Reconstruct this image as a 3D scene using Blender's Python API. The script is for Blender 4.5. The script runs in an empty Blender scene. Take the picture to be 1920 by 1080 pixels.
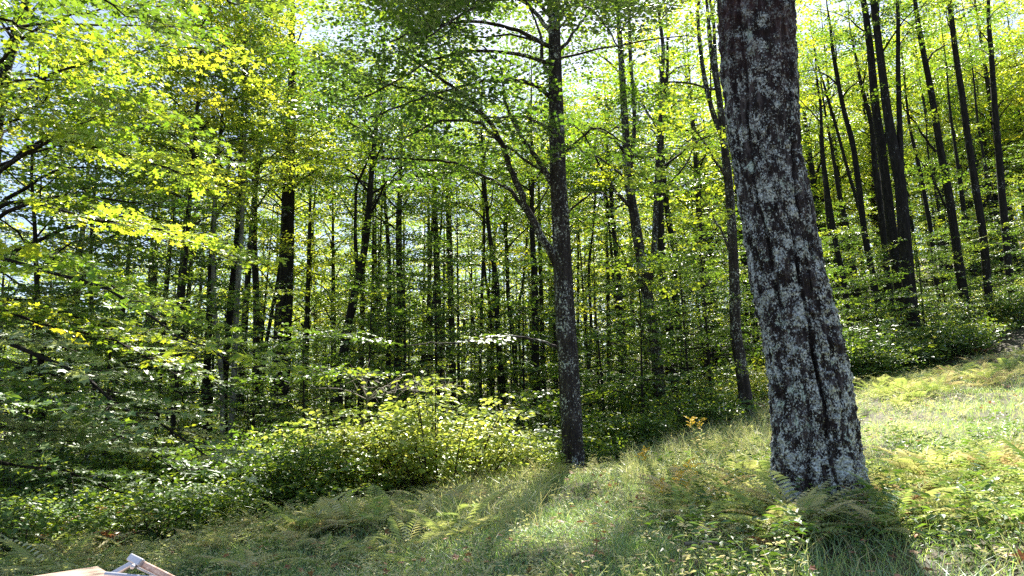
import bpy, math, numpy as np
from mathutils import Matrix, Vector
R = math.radians
sc = bpy.context.scene
# ------------------------------------------------------------------ camera
CAM = np.array([0.0, 0.0, 1.6]); F = 1397.0
PITCH, ROLL = R(11.5), R(1.6)
fwd = np.array([0, math.cos(PITCH), math.sin(PITCH)])
up0 = np.array([0, -math.sin(PITCH), math.cos(PITCH)])
rt0 = np.array([1.0, 0, 0])
RT = math.cos(ROLL)*rt0 - math.sin(ROLL)*up0
UP = math.cos(ROLL)*up0 + math.sin(ROLL)*rt0
cd = bpy.data.cameras.new('camera'); cam = bpy.data.objects.new('camera', cd)
sc.collection.objects.link(cam); sc.camera = cam
M = Matrix(((RT[0], UP[0], -fwd[0], CAM[0]), (RT[1], UP[1], -fwd[1], CAM[1]), (RT[2], UP[2], -fwd[2], CAM[2]), (0, 0, 0, 1)))
cam.matrix_world = M
cd.sensor_width = 36; cd.lens = 36*F/1920; cd.clip_start = 0.05; cd.clip_end = 2000
# ------------------------------------------------------------------ light
SUN_EL, SUN_AZ = R(56), R(10)          # azimuth measured from +Y towards +X
w = bpy.data.worlds.new('World'); sc.world = w; w.use_nodes = True
nt = w.node_tree; bg = nt.nodes['Background']
sky = nt.nodes.new('ShaderNodeTexSky'); sky.sky_type = 'NISHITA'; sky.sun_disc = False
sky.sun_elevation = SUN_EL; sky.sun_rotation = SUN_AZ; sky.air_density = 1.0; sky.dust_density = 1.6; sky.ozone_density = 1.0
nt.links.new(sky.outputs[0], bg.inputs[0]); bg.inputs[1].default_value = 0.056
sl = bpy.data.lights.new('sun', 'SUN'); sl.energy = 5.0; sl.angle = R(0.5); sl.color = (1.0, 0.95, 0.86)
so = bpy.data.objects.new('sun', sl); sc.collection.objects.link(so)
sd = Vector((math.sin(SUN_AZ)*math.cos(SUN_EL), math.cos(SUN_AZ)*math.cos(SUN_EL), math.sin(SUN_EL)))
so.rotation_euler = sd.to_track_quat('Z', 'Y').to_euler(); so.location = sd*60
sc.view_settings.view_transform = 'Standard'; sc.view_settings.look = 'None'
sc.view_settings.exposure = 2.05; sc.view_settings.gamma = 1.0
sc.render.engine = 'CYCLES'
cy = sc.cycles
cy.max_bounces = 5; cy.diffuse_bounces = 2; cy.glossy_bounces = 2; cy.transmission_bounces = 4
cy.caustics_reflective = False; cy.caustics_refractive = False; cy.use_denoising = False
sc.render.use_persistent_data = False
# ------------------------------------------------------------------ helpers
rng = np.random.default_rng(7)
def U(a, b, n=None): return rng.uniform(a, b, n)
def unit(v):
    v = np.asarray(v, float); n = np.linalg.norm(v, axis=-1, keepdims=True); return v/np.maximum(n, 1e-9)
def P(px, py, Y):
    d = fwd + (px-960)/F*RT + (540-py)/F*UP
    t = Y/d[1]; return CAM + t*d
def pxscale(px, py, Y):
    d = fwd + (px-960)/F*RT + (540-py)/F*UP
    return (Y/d[1])/F
def proj(p):
    q = np.asarray(p)-CAM; z = q@fwd; return 960+F*(q@RT)/z, 540-F*(q@UP)/z

def mesh_np(name, verts, faces, attr=None, mats=(), matidx=None, smooth=False):
    """faces: list of (M,k) int arrays; attr: per-face float array over all faces in order."""
    me = bpy.data.meshes.new(name)
    verts = np.ascontiguousarray(verts, dtype=np.float32)
    faces = [np.asarray(f, dtype=np.int32) for f in faces if len(f)]
    nl = sum(f.size for f in faces); nf = sum(len(f) for f in faces)
    me.vertices.add(len(verts)); me.vertices.foreach_set('co', verts.ravel())
    me.loops.add(nl); me.loops.foreach_set('vertex_index', np.concatenate([f.ravel() for f in faces]))
    me.polygons.add(nf)
    starts = []; s = 0
    for f in faces:
        starts.append(s+np.arange(len(f), dtype=np.int32)*f.shape[1]); s += f.size
    me.polygons.foreach_set('loop_start', np.concatenate(starts).astype(np.int32))
    if matidx is not None: me.polygons.foreach_set('material_index', np.asarray(matidx, dtype=np.int32))
    me.polygons.foreach_set('use_smooth', np.full(nf, smooth, dtype=bool))
    if attr is not None:
        a = me.attributes.new('rnd', 'FLOAT', 'FACE'); a.data.foreach_set('value', np.asarray(attr, dtype=np.float32))
    for m in mats: me.materials.append(m)
    me.update(calc_edges=True); me.validate()
    return me

T_RH = (np.array([[0, 0, 0], [.36, .45, .07], [0, 1, -.05], [-.36, .45, .07]]), [np.array([[0, 1, 2, 3]])])
T_OV = (np.array([[0, 0, 0], [.27, .28, .08], [.25, .66, .06], [0, 1, -.10], [-.25, .66, .06], [-.27, .28, .08]]),
        [np.array([[0, 1, 2, 3], [0, 3, 4, 5]])])
T_MP = (np.array([[0, 0, 0], [.40, .02, .03], [.25, .28, .03], [.58, .55, .0], [.20, .60, .03], [0, 1.02, -.06],
                  [-.20, .60, .03], [-.58, .55, .0], [-.25, .28, .03], [-.40, .02, .03]]),
        [np.array([[0, 1, 2], [0, 2, 4], [2, 3, 4], [0, 4, 5], [0, 5, 6], [0, 6, 8], [6, 7, 8], [0, 8, 9]])])

class Leaves:
    def __init__(s): s.c = []; s.d = []; s.n = []; s.s = []; s.w = []; s.r = []
    def add(s, c, d, n, size, wid=None, r=None):
        k = len(c); s.c.append(c); s.d.append(d); s.n.append(n)
        s.s.append(np.broadcast_to(size, k)); s.w.append(np.broadcast_to(size if wid is None else wid, k))
        s.r.append(U(0, 1, k) if r is None else np.broadcast_to(r, k))
    def count(s): return sum(len(c) for c in s.c)
    def arrays(s, tpl):
        tv, tf = tpl
        c = np.concatenate(s.c); d = unit(np.concatenate(s.d)); n = np.concatenate(s.n)
        sz = np.concatenate(s.s); wd = np.concatenate(s.w); r = np.concatenate(s.r)
        sd_ = unit(np.cross(d, n)); n = np.cross(sd_, d); k = len(tv); N = len(c)
        v = (c[:, None, :] + sd_[:, None, :]*(tv[None, :, 0, None]*wd[:, None, None]) +
             d[:, None, :]*(tv[None, :, 1, None]*sz[:, None, None]) + n[:, None, :]*(tv[None, :, 2, None]*sz[:, None, None]))
        off = (np.arange(N)*k)[:, None, None]
        fs = [(f[None]+off).reshape(-1, f.shape[1]) for f in tf]
        at = np.concatenate([np.repeat(r, len(f)) for f in tf])
        return v.reshape(-1, 3), fs, at

class Tubes:
    def __init__(s): s.v = []; s.f = []; s.n = 0
    def add(s, pts, rad, sides=6, cap=False):
        pts = np.asarray(pts, float); rad = np.broadcast_to(rad, len(pts)); k = len(pts)
        t = unit(np.gradient(pts, axis=0))
        ax = np.abs(t.mean(0)); ref = np.eye(3)[int(np.argmin(ax))]
        a = unit(np.cross(t, ref)); b = np.cross(t, a)
        th = np.arange(sides)*2*math.pi/sides
        v = pts[:, None]+rad[:, None, None]*(np.cos(th)[None, :, None]*a[:, None]+np.sin(th)[None, :, None]*b[:, None])
        i = np.arange(k-1)[:, None]*sides; j = np.arange(sides)[None]; j2 = (j+1) % sides
        f = np.stack([i+j, i+j2, i+sides+j2, i+sides+j], -1).reshape(-1, 4)+s.n
        s.v.append(v.reshape(-1, 3)); s.f.append(f); s.n += k*sides
    def arrays(s):
        if not s.v: return np.zeros((0, 3)), np.zeros((0, 4), int)
        return np.concatenate(s.v), np.concatenate(s.f)

def smooth_poly(pts, n):
    """Catmull-Rom resample of (k,m) control rows to n rows."""
    p = np.asarray(pts, float); p = np.vstack([2*p[0]-p[1], p, 2*p[-1]-p[-2]])
    k = len(p)-3; out = []
    for t in np.linspace(0, k-1e-6, n):
        i = int(t); u = t-i; a, b, c, d = p[i:i+4]
        out.append(.5*((2*b)+(-a+c)*u+(2*a-5*b+4*c-d)*u*u+(-a+3*b-3*c+d)*u**3))
    return np.array(out)

def noise1(n, step, amp):
    k = max(2, int(n/step)+2); return np.interp(np.linspace(0, k-1, n), np.arange(k), U(-amp, amp, k))

def link(name, data, parent=None, mat=None):
    o = bpy.data.objects.new(name, data); sc.collection.objects.link(o)
    if parent is not None: o.parent = parent
    return o
def tag(o, label=None, cat=None, group=None, kind=None):
    if label: o['label'] = label
    if cat: o['category'] = cat
    if group: o['group'] = group
    if kind: o['kind'] = kind
    return o
def empty(name, loc, label, cat, group=None):
    o = bpy.data.objects.new(name, None); sc.collection.objects.link(o); o.location = loc; o.empty_display_size = .3
    return tag(o, label, cat, group)
def copy_tree(o, loc, rz, s, label=None, group=None, lean=(0, 0)):
    c = o.copy(); sc.collection.objects.link(c)
    c.location = loc; c.rotation_euler = (lean[0], lean[1], rz); c.scale = s if hasattr(s, '__len__') else (s, s, s)
    for ch in o.children:
        d = ch.copy(); sc.collection.objects.link(d); d.parent = c
    if label: c['label'] = label
    if group: c['group'] = group
    return c

# ------------------------------------------------------------------ terrain
ctrl = [(1530, 950, 6.2), (1075, 900, 13), (960, 1080, 5.6), (1900, 1080, 4.2), (1500, 1080, 4.6), (1900, 850, 9.5), (1900, 700, 18.5),
        (1700, 745, 15), (1600, 715, 18), (1400, 795, 15.5), (700, 945, 9.8), (500, 985, 9), (100, 1035, 8), (560, 1080, 6.3), (300, 930, 13),
        (400, 862, 18), (525, 800, 23), (640, 800, 24), (1243, 815, 18), (960, 812, 30), (960, 790, 48), (500, 800, 45),
        (1300, 760, 32), (1700, 625, 25), (1900, 565, 29), (1850, 490, 50), (1500, 690, 30), (1200, 880, 11.5), (1250, 960, 7.8)]
cp = [tuple(P(*c)) for c in ctrl]
cp += [(0, 0, 0.05), (0, -20, -1.5), (40, -20, 4), (-40, -20, -3), (-60, 30, 0.5), (70, 30, 15), (-60, 110, 4), (0, 110, 9), (90, 110, 36),
       (-12, 5, 0.0), (12, 2, 1.7), (-3, 2.5, 0.15), (-200, 200, 6), (200, 200, 60), (0, 250, 18), (-200, -200, -12), (200, -200, 6), (0, -200, -8)]
cp = np.array(cp)
def _k(r): return r
_n = len(cp); _r = np.linalg.norm(cp[:, None, :2]-cp[None, :, :2], axis=-1)
_A = np.zeros((_n+3, _n+3)); _A[:_n, :_n] = -_r+np.eye(_n)*0.9*0.4; _A[:_n, _n] = 1; _A[:_n, _n+1:] = cp[:, :2]; _A[_n:, :_n] = _A[:_n, _n:].T
_w = np.linalg.solve(_A, np.concatenate([cp[:, 2], np.zeros(3)]))
def H(x, y):
    x = np.asarray(x, float); y = np.asarray(y, float); sh = x.shape; x = x.ravel(); y = y.ravel()
    r = np.sqrt((x[:, None]-cp[None, :, 0])**2+(y[:, None]-cp[None, :, 1])**2+0.8)
    z = -(r@_w[:_n])+_w[_n]+_w[_n+1]*x+_w[_n+2]*y
    z += 0.05*np.sin(x*1.3+1)*np.cos(y*1.1)+0.03*np.sin(x*3.1+y*2.3)
    return z.reshape(sh)
def Hs(x, y): return float(H(np.array([x]), np.array([y]))[0])
def ax(a, b, near0, near1, fine, coarse):
    l = [a]; 
    while l[-1] < b:
        x = l[-1]; l.append(x+(fine if near0 < x < near1 else coarse if abs(x) < 70 else 15))
    return np.array(l)
def edge_y(x):   # the edge between the field and the woods
    return np.interp(x, [-30, -10, -5, -3, -2.0, 1.0, 5, 7.5, 10.5, 14, 30], [6.2, 6.4, 6.9, 8.0, 9.3, 12.7, 15.8, 17.5, 19.5, 21.5, 28])

# ------------------------------------------------------------------ materials
def new_mat(name):
    m = bpy.data.materials.new(name); m.use_nodes = True; t = m.node_tree; t.nodes.clear()
    o = t.nodes.new('ShaderNodeOutputMaterial'); return m, t, o
def N(t, typ, **kw):
    n = t.nodes.new(typ)
    for k, v in kw.items():
        if k.startswith('i_'):
            key = k[2:]; n.inputs[int(key) if key.isdigit() else key].default_value = v
        else: setattr(n, k, v)
    return n
def ramp(t, stops, interp='LINEAR'):
    r = t.nodes.new('ShaderNodeValToRGB'); cr = r.color_ramp; cr.interpolation = interp
    while len(cr.elements) < len(stops): cr.elements.new(.5)
    for e, (p, c) in zip(cr.elements, stops): e.position = p; e.color = (*c, 1)
    return r
def leaf_mat(name, stops, trans, tmix=.5, rough=.38, gloss=.10, objvar=.5, glk=.5):
    m, t, o = new_mat(name); L = t.links
    at = N(t, 'ShaderNodeAttribute', attribute_name='rnd'); oi = N(t, 'ShaderNodeObjectInfo')
    mx = N(t, 'ShaderNodeMath', operation='MULTIPLY_ADD'); mx.inputs[1].default_value = 1-objvar*.5
    m2 = N(t, 'ShaderNodeMath', operation='MULTIPLY'); m2.inputs[1].default_value = objvar*.5
    L.new(oi.outputs['Random'], m2.inputs[0]); L.new(at.outputs['Fac'], mx.inputs[0]); L.new(m2.outputs[0], mx.inputs[2])
    r1 = ramp(t, stops); L.new(mx.outputs[0], r1.inputs[0])
    r2 = ramp(t, trans); L.new(mx.outputs[0], r2.inputs[0])
    df = N(t, 'ShaderNodeBsdfDiffuse'); tr = N(t, 'ShaderNodeBsdfTranslucent')
    L.new(r1.outputs[0], df.inputs[0]); L.new(r2.outputs[0], tr.inputs[0])
    a = N(t, 'ShaderNodeMixShader'); a.inputs[0].default_value = tmix
    L.new(df.outputs[0], a.inputs[1]); L.new(tr.outputs[0], a.inputs[2])
    g = N(t, 'ShaderNodeBsdfGlossy'); g.inputs['Roughness'].default_value = rough; g.inputs['Color'].default_value = (1, 1, 1, 1)
    fr = N(t, 'ShaderNodeFresnel', i_IOR=1.42); fm = N(t, 'ShaderNodeMath', operation='MULTIPLY_ADD'); fm.inputs[1].default_value = .8*glk; fm.inputs[2].default_value = gloss*.2
    L.new(fr.outputs[0], fm.inputs[0])
    b = N(t, 'ShaderNodeMixShader'); L.new(fm.outputs[0], b.inputs[0]); L.new(a.outputs[0], b.inputs[1]); L.new(g.outputs[0], b.inputs[2])
    L.new(b.outputs[0], o.inputs[0]); return m
M_leaf = leaf_mat('maple_leaf', [(0, (.045, .115, .018)), (.5, (.09, .19, .026)), (.85, (.18, .28, .03)), (1, (.30, .32, .035))],
                  [(0, (.08, .19, .01)), (.42, (.20, .35, .015)), (.78, (.56, .64, .025)), (1, (.88, .74, .04))], .5, glk=.45)
M_leafy = leaf_mat('yellow_sunlit_leaf', [(0, (0.158, 0.298, 0.035)), (.5, (0.280, 0.420, 0.044)), (1, (0.490, 0.473, 0.052))],
                   [(0, (.26, .50, .025)), (.45, (.54, .66, .035)), (1, (.90, .78, .05))], .55, glk=.45)  # yellow foliage; on lit boughs and far crowns the colour carries sunlight
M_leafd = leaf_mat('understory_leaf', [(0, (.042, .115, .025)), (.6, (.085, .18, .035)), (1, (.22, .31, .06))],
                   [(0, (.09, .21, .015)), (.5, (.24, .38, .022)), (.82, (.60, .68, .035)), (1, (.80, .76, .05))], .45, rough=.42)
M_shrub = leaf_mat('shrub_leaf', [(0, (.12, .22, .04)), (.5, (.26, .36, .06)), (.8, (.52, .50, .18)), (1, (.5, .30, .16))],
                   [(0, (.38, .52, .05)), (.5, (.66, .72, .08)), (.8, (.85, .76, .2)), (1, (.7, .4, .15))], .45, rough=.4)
M_fern = leaf_mat('fern_leaf', [(0, (.18, .34, .09)), (.4, (.42, .52, .18)), (.7, (.74, .68, .38)), (1, (.70, .50, .28))],
                  [(0, (.34, .52, .08)), (.5, (.6, .66, .16)), (.8, (.8, .68, .32)), (1, (.65, .4, .16))], .4, rough=.6, objvar=1.0, glk=.3)
M_sunpale = leaf_mat('sunlit_pale_leaf', [(0, (.05, .13, .03)), (.5, (.15, .27, .07)), (.85, (.45, .50, .26)), (1, (.66, .64, .46))], [(0, (.15, .32, .03)), (1, (.72, .76, .2))], .4, rough=.4, glk=.8)  # sunlit highlights on the leaves painted in as a pale colour
M_fernb = leaf_mat('brown_fern_leaf', [(0, (0.280, 0.088, 0.044)), (.6, (0.420, 0.158, 0.061)), (1, (0.595, 0.350, 0.140))],
                   [(0, (.35, .10, .04)), (1, (.5, .28, .1))], .35, rough=.55)
M_grass = leaf_mat('grass_blade', [(0, (.13, .30, .15)), (.5, (.28, .46, .25)), (.72, (.52, .60, .32)), (.9, (.74, .66, .38)), (1, (.75, .60, .36))],
                  [(0, (.26, .52, .09)), (.5, (.50, .68, .13)), (1, (.80, .70, .28))], .46, rough=.55, objvar=0, glk=.15)
M_flower = leaf_mat('yellow_flower', [(0, (.7, .45, .02)), (1, (.85, .62, .04))], [(0, (.7, .5, .03)), (1, (.9, .7, .05))], .35, rough=.6, objvar=0)

def bark_mat(name, dark, mid, light, lichen=.35, sc_=1.0, moss=0.0, hero=False):
    m, t, o = new_mat(name); L = t.links
    tc = N(t, 'ShaderNodeTexCoord'); mp = N(t, 'ShaderNodeMapping'); mp.inputs['Scale'].default_value = (9*sc_, 9*sc_, 1.6*sc_)
    L.new(tc.outputs['Object'], mp.inputs[0])
    n1 = N(t, 'ShaderNodeTexNoise', i_Scale=2.2, i_Detail=9.0, i_Roughness=.68); L.new(mp.outputs[0], n1.inputs[0])
    r1 = ramp(t, [(.30, dark), (.52, mid), (.75, light)]); L.new(n1.outputs[0], r1.inputs[0])
    col = r1.outputs[0]
    # lichen flecks and patches
    mp2 = N(t, 'ShaderNodeMapping'); mp2.inputs['Scale'].default_value = (1, 1, .8); L.new(tc.outputs['Object'], mp2.inputs[0])
    n2 = N(t, 'ShaderNodeTexNoise', i_Scale=(66.0 if hero else 30.0)*sc_, i_Detail=7.0, i_Roughness=.72); L.new(mp2.outputs[0], n2.inputs[0])
    n3 = N(t, 'ShaderNodeTexNoise', i_Scale=(9.0 if hero else 2.4)*sc_, i_Detail=5.0, i_Roughness=.65); L.new(mp2.outputs[0], n3.inputs[0])
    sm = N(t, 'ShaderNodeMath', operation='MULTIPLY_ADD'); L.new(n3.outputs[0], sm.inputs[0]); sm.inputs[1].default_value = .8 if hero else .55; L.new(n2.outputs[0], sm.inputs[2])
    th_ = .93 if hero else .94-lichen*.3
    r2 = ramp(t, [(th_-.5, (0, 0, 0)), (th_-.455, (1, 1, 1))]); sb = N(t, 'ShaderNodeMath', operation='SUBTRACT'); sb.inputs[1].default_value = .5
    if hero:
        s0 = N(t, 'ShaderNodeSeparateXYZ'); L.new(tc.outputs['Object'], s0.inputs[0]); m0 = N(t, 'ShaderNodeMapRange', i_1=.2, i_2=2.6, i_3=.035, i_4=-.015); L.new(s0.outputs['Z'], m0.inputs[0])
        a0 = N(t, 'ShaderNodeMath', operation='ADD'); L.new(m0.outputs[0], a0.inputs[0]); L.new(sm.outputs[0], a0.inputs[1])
        ra = N(t, 'ShaderNodeAttribute', attribute_name='ridge'); a1 = N(t, 'ShaderNodeMath', operation='MULTIPLY_ADD'); a1.inputs[1].default_value = 2.2; L.new(ra.outputs['Fac'], a1.inputs[0]); L.new(a0.outputs[0], a1.inputs[2]); L.new(a1.outputs[0], sb.inputs[0])  # lichen favours ridges; furrows stay dark, crevice shade carried in the colour
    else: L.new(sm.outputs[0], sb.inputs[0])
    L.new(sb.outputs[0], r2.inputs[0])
    n4 = N(t, 'ShaderNodeTexNoise', i_Scale=60.0, i_Detail=4.0); L.new(tc.outputs['Object'], n4.inputs[0])
    r4 = ramp(t, [(.32, (.17, .17, .16)), (.48, (.46, .47, .44)), (.62, (.78, .79, .74))]); L.new(n4.outputs[0], r4.inputs[0])
    mix = N(t, 'ShaderNodeMix', data_type='RGBA'); L.new(r2.outputs[0], mix.inputs[0]); L.new(col, mix.inputs[6]); L.new(r4.outputs[0], mix.inputs[7])
    col = mix.outputs[2]
    if hero:
        # large crusts of pale green-grey lichen
        v = N(t, 'ShaderNodeTexNoise', i_Scale=7.5, i_Detail=10.0, i_Roughness=.78, i_Distortion=.2)
        mp3 = N(t, 'ShaderNodeMapping'); mp3.inputs['Location'].default_value = (3.1, 1.7, .4); mp3.inputs['Scale'].default_value = (1, 1, .7)
        L.new(tc.outputs['Object'], mp3.inputs[0]); L.new(mp3.outputs[0], v.inputs[0])
        r5 = ramp(t, [(.585, (0, 0, 0)), (.61, (1, 1, 1))]); L.new(v.outputs[0], r5.inputs[0])
        r6 = ramp(t, [(.35, (.30, .36, .31)), (.6, (.70, .78, .66))]); L.new(n4.outputs[0], r6.inputs[0])
        mx2 = N(t, 'ShaderNodeMix', data_type='RGBA'); L.new(r5.outputs[0], mx2.inputs[0]); L.new(col, mx2.inputs[6]); L.new(r6.outputs[0], mx2.inputs[7])
        col = mx2.outputs[2]
        # maroon lens haze painted into the bark colour high up
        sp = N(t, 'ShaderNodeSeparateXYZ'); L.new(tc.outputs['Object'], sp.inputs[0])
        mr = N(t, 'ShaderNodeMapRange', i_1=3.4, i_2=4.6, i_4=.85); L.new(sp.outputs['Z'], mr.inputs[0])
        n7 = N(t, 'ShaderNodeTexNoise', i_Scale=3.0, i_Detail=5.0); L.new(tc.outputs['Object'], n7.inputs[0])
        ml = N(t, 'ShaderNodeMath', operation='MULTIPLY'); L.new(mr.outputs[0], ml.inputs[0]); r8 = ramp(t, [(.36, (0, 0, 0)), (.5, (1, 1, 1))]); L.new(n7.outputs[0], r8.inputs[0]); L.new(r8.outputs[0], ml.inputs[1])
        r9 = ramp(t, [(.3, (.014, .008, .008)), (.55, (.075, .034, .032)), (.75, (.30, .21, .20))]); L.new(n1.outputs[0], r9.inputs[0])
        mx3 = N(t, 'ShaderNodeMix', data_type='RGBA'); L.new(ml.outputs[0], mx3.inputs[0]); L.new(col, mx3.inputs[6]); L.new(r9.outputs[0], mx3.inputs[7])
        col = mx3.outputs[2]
    pb = N(t, 'ShaderNodeBsdfPrincipled', i_Roughness=.9); pb.inputs['Specular IOR Level'].default_value = .2
    L.new(col, pb.inputs['Base Color'])
    bp = N(t, 'ShaderNodeBump', i_Strength=.8, i_Distance=.02); L.new(n1.outputs[0], bp.inputs['Height']); L.new(bp.outputs[0], pb.inputs['Normal'])
    L.new(pb.outputs[0], o.inputs[0]); return m
M_bark = bark_mat('dark_bark', (.008, .007, .006), (.024, .019, .016), (.06, .05, .045), .05)
M_barkl = bark_mat('flecked_bark', (.014, .011, .012), (.04, .030, .028), (.13, .11, .11), .31)
M_birch = bark_mat('pale_bark', (.06, .05, .04), (.22, .20, .17), (.42, .40, .36), .35)
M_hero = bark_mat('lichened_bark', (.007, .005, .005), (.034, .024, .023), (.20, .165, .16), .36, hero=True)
def plain(name, stops, scale=(1, 1, 1), ns=5.0, rough=.8, metal=0.0, bump=.3, spec=.3):
    m, t, o = new_mat(name); L = t.links
    tc = N(t, 'ShaderNodeTexCoord'); mp = N(t, 'ShaderNodeMapping'); mp.inputs['Scale'].default_value = scale; L.new(tc.outputs['Object'], mp.inputs[0])
    n1 = N(t, 'ShaderNodeTexNoise', i_Scale=ns, i_Detail=8.0, i_Roughness=.65); L.new(mp.outputs[0], n1.inputs[0])
    r = ramp(t, stops); L.new(n1.outputs[0], r.inputs[0])
    pb = N(t, 'ShaderNodeBsdfPrincipled', i_Roughness=rough, i_Metallic=metal); pb.inputs['Specular IOR Level'].default_value = spec
    L.new(r.outputs[0], pb.inputs['Base Color'])
    bp = N(t, 'ShaderNodeBump', i_Strength=bump, i_Distance=.03); L.new(n1.outputs[0], bp.inputs['Height']); L.new(bp.outputs[0], pb.inputs['Normal'])
    L.new(pb.outputs[0], o.inputs[0]); return m
M_twig = plain('twig', [(.3, (.02, .016, .013)), (.7, (.07, .055, .045))], ns=12.0)
M_dead = plain('dead_twig', [(.3, (.12, .10, .08)), (.7, (.34, .30, .25))], ns=12.0)
M_soil = plain('forest_floor', [(.3, (.018, .014, .008)), (.5, (.05, .036, .018)), (.62, (.045, .06, .02)), (.8, (.14, .09, .045))], ns=6.0, bump=.6)
M_wood = plain('weathered_board', [(.25, (.12, .08, .055)), (.45, (.28, .20, .15)), (.62, (.42, .31, .24)), (.8, (.50, .44, .39))], scale=(2, 22, 22), ns=3.0, rough=.7)
M_metal = plain('grey_metal', [(.3, (.50, .50, .55)), (.7, (.70, .70, .76))], ns=20.0, rough=.38, metal=.7, bump=.02, spec=.5)
M_rust = plain('rusted_metal', [(.3, (.25, .12, .08)), (.7, (.62, .48, .42))], scale=(6, 6, 6), ns=6.0, rough=.6, metal=.3, bump=.1)

# ------------------------------------------------------------------ ground sheet
gx = ax(-260, 260, -14, 18, .22, 1.4); gy = ax(-200, 320, 1.5, 24, .22, 1.4)
X, Y_ = np.meshgrid(gx, gy); Z = np.concatenate([H(X[i:i+40], Y_[i:i+40]) for i in range(0, len(gy), 40)])
Z += rng.normal(0, .012, Z.shape)*(np.abs(X) < 20)
nx, ny = len(gx), len(gy); idx = np.arange(nx*ny).reshape(ny, nx)
gf = np.stack([idx[:-1, :-1], idx[:-1, 1:], idx[1:, 1:], idx[1:, :-1]], -1).reshape(-1, 4)
g = link('ground', mesh_np('ground', np.stack([X, Y_, Z], -1).reshape(-1, 3), [gf], mats=[M_soil], smooth=True)); tag(g, kind='structure')

# ------------------------------------------------------------------ plant builders
ZU = np.array([0, 0, 1.0])
def spray(lv, tb, o, d, L, leaf=.1, droop=.18, twr=.006, fine=False, jit=.30, space=.36, flat=.8):
    L = L*1.15
    """A flat leafy bough: midrib, alternate side twigs, leaves in two ranks along every twig."""
    d = unit(d); side = np.cross(d, ZU)
    if np.linalg.norm(side) < .15: side = np.array([1.0, 0, 0])
    side = unit(side); n = unit(np.cross(side, d)+rng.normal(0, .12, 3)); side = unit(np.cross(d, n))
    t = np.linspace(0, 1, 6); wob = rng.normal(0, .02*L, (6, 3))*t[:, None]
    main = o+d*(L*t)[:, None]+wob; main[:, 2] -= droop*L*t*t
    if tb is not None: tb.add(main, np.linspace(twr, twr*.35, 6), 4 if fine else 3)
    K = max(3, int(L/(leaf*.95)))
    tk = np.linspace(.10, 1.0, K)+U(-.03, .03, K); tk = np.clip(tk, 0, 1)
    sg = np.where(np.arange(K) % 2 == 0, 1.0, -1.0)
    st = np.stack([np.interp(tk, t, main[:, i]) for i in range(3)], 1)
    lk = L*(.46*(1-tk)**.8+.13)*U(.7, 1.2, K)
    ang = R(55)+rng.normal(0, .15, K); ang[-1] = 0.05
    dk = unit(d*np.cos(ang)[:, None]+side*(sg*np.sin(ang))[:, None]+rng.normal(0, .08, (K, 3))+ZU*U(-.1, .12, K)[:, None])
    if fine and tb is not None:
        for a, b, c in zip(st, dk, lk): tb.add(np.array([a, a+b*c*.5, a+b*c-ZU*c*.06]), [twr*.45, twr*.35, twr*.2], 3)
    mk = np.maximum(2, (lk/(leaf*space)).astype(int)); rep = np.repeat(np.arange(K), mk)
    u = np.concatenate([np.linspace(.12, 1, m) for m in mk]); par = np.concatenate([np.arange(m) for m in mk])
    s2 = np.where(par % 2 == 0, 1., -1.)
    dd = dk[rep]; sd2 = unit(np.cross(dd, n[None]))
    pos = st[rep]+dd*(lk[rep]*u)[:, None]; pos[:, 2] -= (.07*lk[rep]*u*u)
    a2 = R(50)+rng.normal(0, .3, len(rep)); a2 = np.where(u > .97, .1, a2)
    ld = dd*np.cos(a2)[:, None]+sd2*(s2*np.sin(a2))[:, None]; ld[:, 2] -= U(.0, .45, len(rep))*flat
    nn = n[None]+rng.normal(0, jit, (len(rep), 3))
    keep = rng.random(len(rep)) < .93
    sz = leaf*U(.6, 1.15, len(rep))
    sz *= (rng.random(len(rep)) < .97)*.999+.001
    lv.add(pos[keep]+unit(ld[keep])*leaf*.2, ld[keep], nn[keep], sz[keep], r=np.clip(rng.beta(1.6, 2.2)*.85+U(0, .35, keep.sum())-.08, 0, 1))

def limb(pts, rad, lv, tb_l, tb_t, leaf, sl=(.8, 1.5), start=.3, step=.42, droop=.18, sides=5, upb=.12, fine=False, jit=.38, n=9):
    """A woody limb (control points pts, base radius rad) with leafy boughs on its outer part."""
    q = smooth_poly(pts, n); Lq = np.linalg.norm(np.diff(q, axis=0), axis=1).sum()
    q[1:] += rng.normal(0, .018*Lq/3, (len(q)-1, 3))
    tb_l.add(q, rad*(1-np.linspace(0, 1, n)**.9*.85)+.002, sides)
    k = max(2, int(Lq*(1-start)/step)); ts = np.linspace(start, 1, k); sgn = 1
    for t in ts:
        i = t*(n-1); p = np.array([np.interp(i, np.arange(n), q[:, j]) for j in range(3)])
        j = min(int(i), n-2); d = unit(q[j+1]-q[j]); hz = np.array([d[0], d[1], 0]); hz = unit(hz) if np.linalg.norm(hz) > .1 else unit(rng.normal(0, 1, 3)*[1, 1, 0])
        a = 0 if t == 1 else sgn*R(U(30, 80)); sgn = -sgn
        dr = np.array([hz[0]*math.cos(a)-hz[1]*math.sin(a), hz[0]*math.sin(a)+hz[1]*math.cos(a), U(-.05, .25)+upb])
        spray(lv, tb_t, p, dr, U(*sl)*(1-.25*t), leaf, droop, fine=fine, jit=jit)

def finish(root, lv, tt, leafmat, tpl, name='crown', off=None):
    v, fs, at = lv.arrays(tpl); tv, tf = tt.arrays(); nq = sum(len(f) for f in fs)
    if off is not None: v = v-off; tv = tv-off
    me = mesh_np(name, np.vstack([v, tv]), fs+([tf+len(v)] if len(tf) else []), np.concatenate([at, np.zeros(len(tf))]), [leafmat, M_twig],
                 np.concatenate([np.zeros(nq), np.ones(len(tf))]))
    return link(name, me, root)

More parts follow.
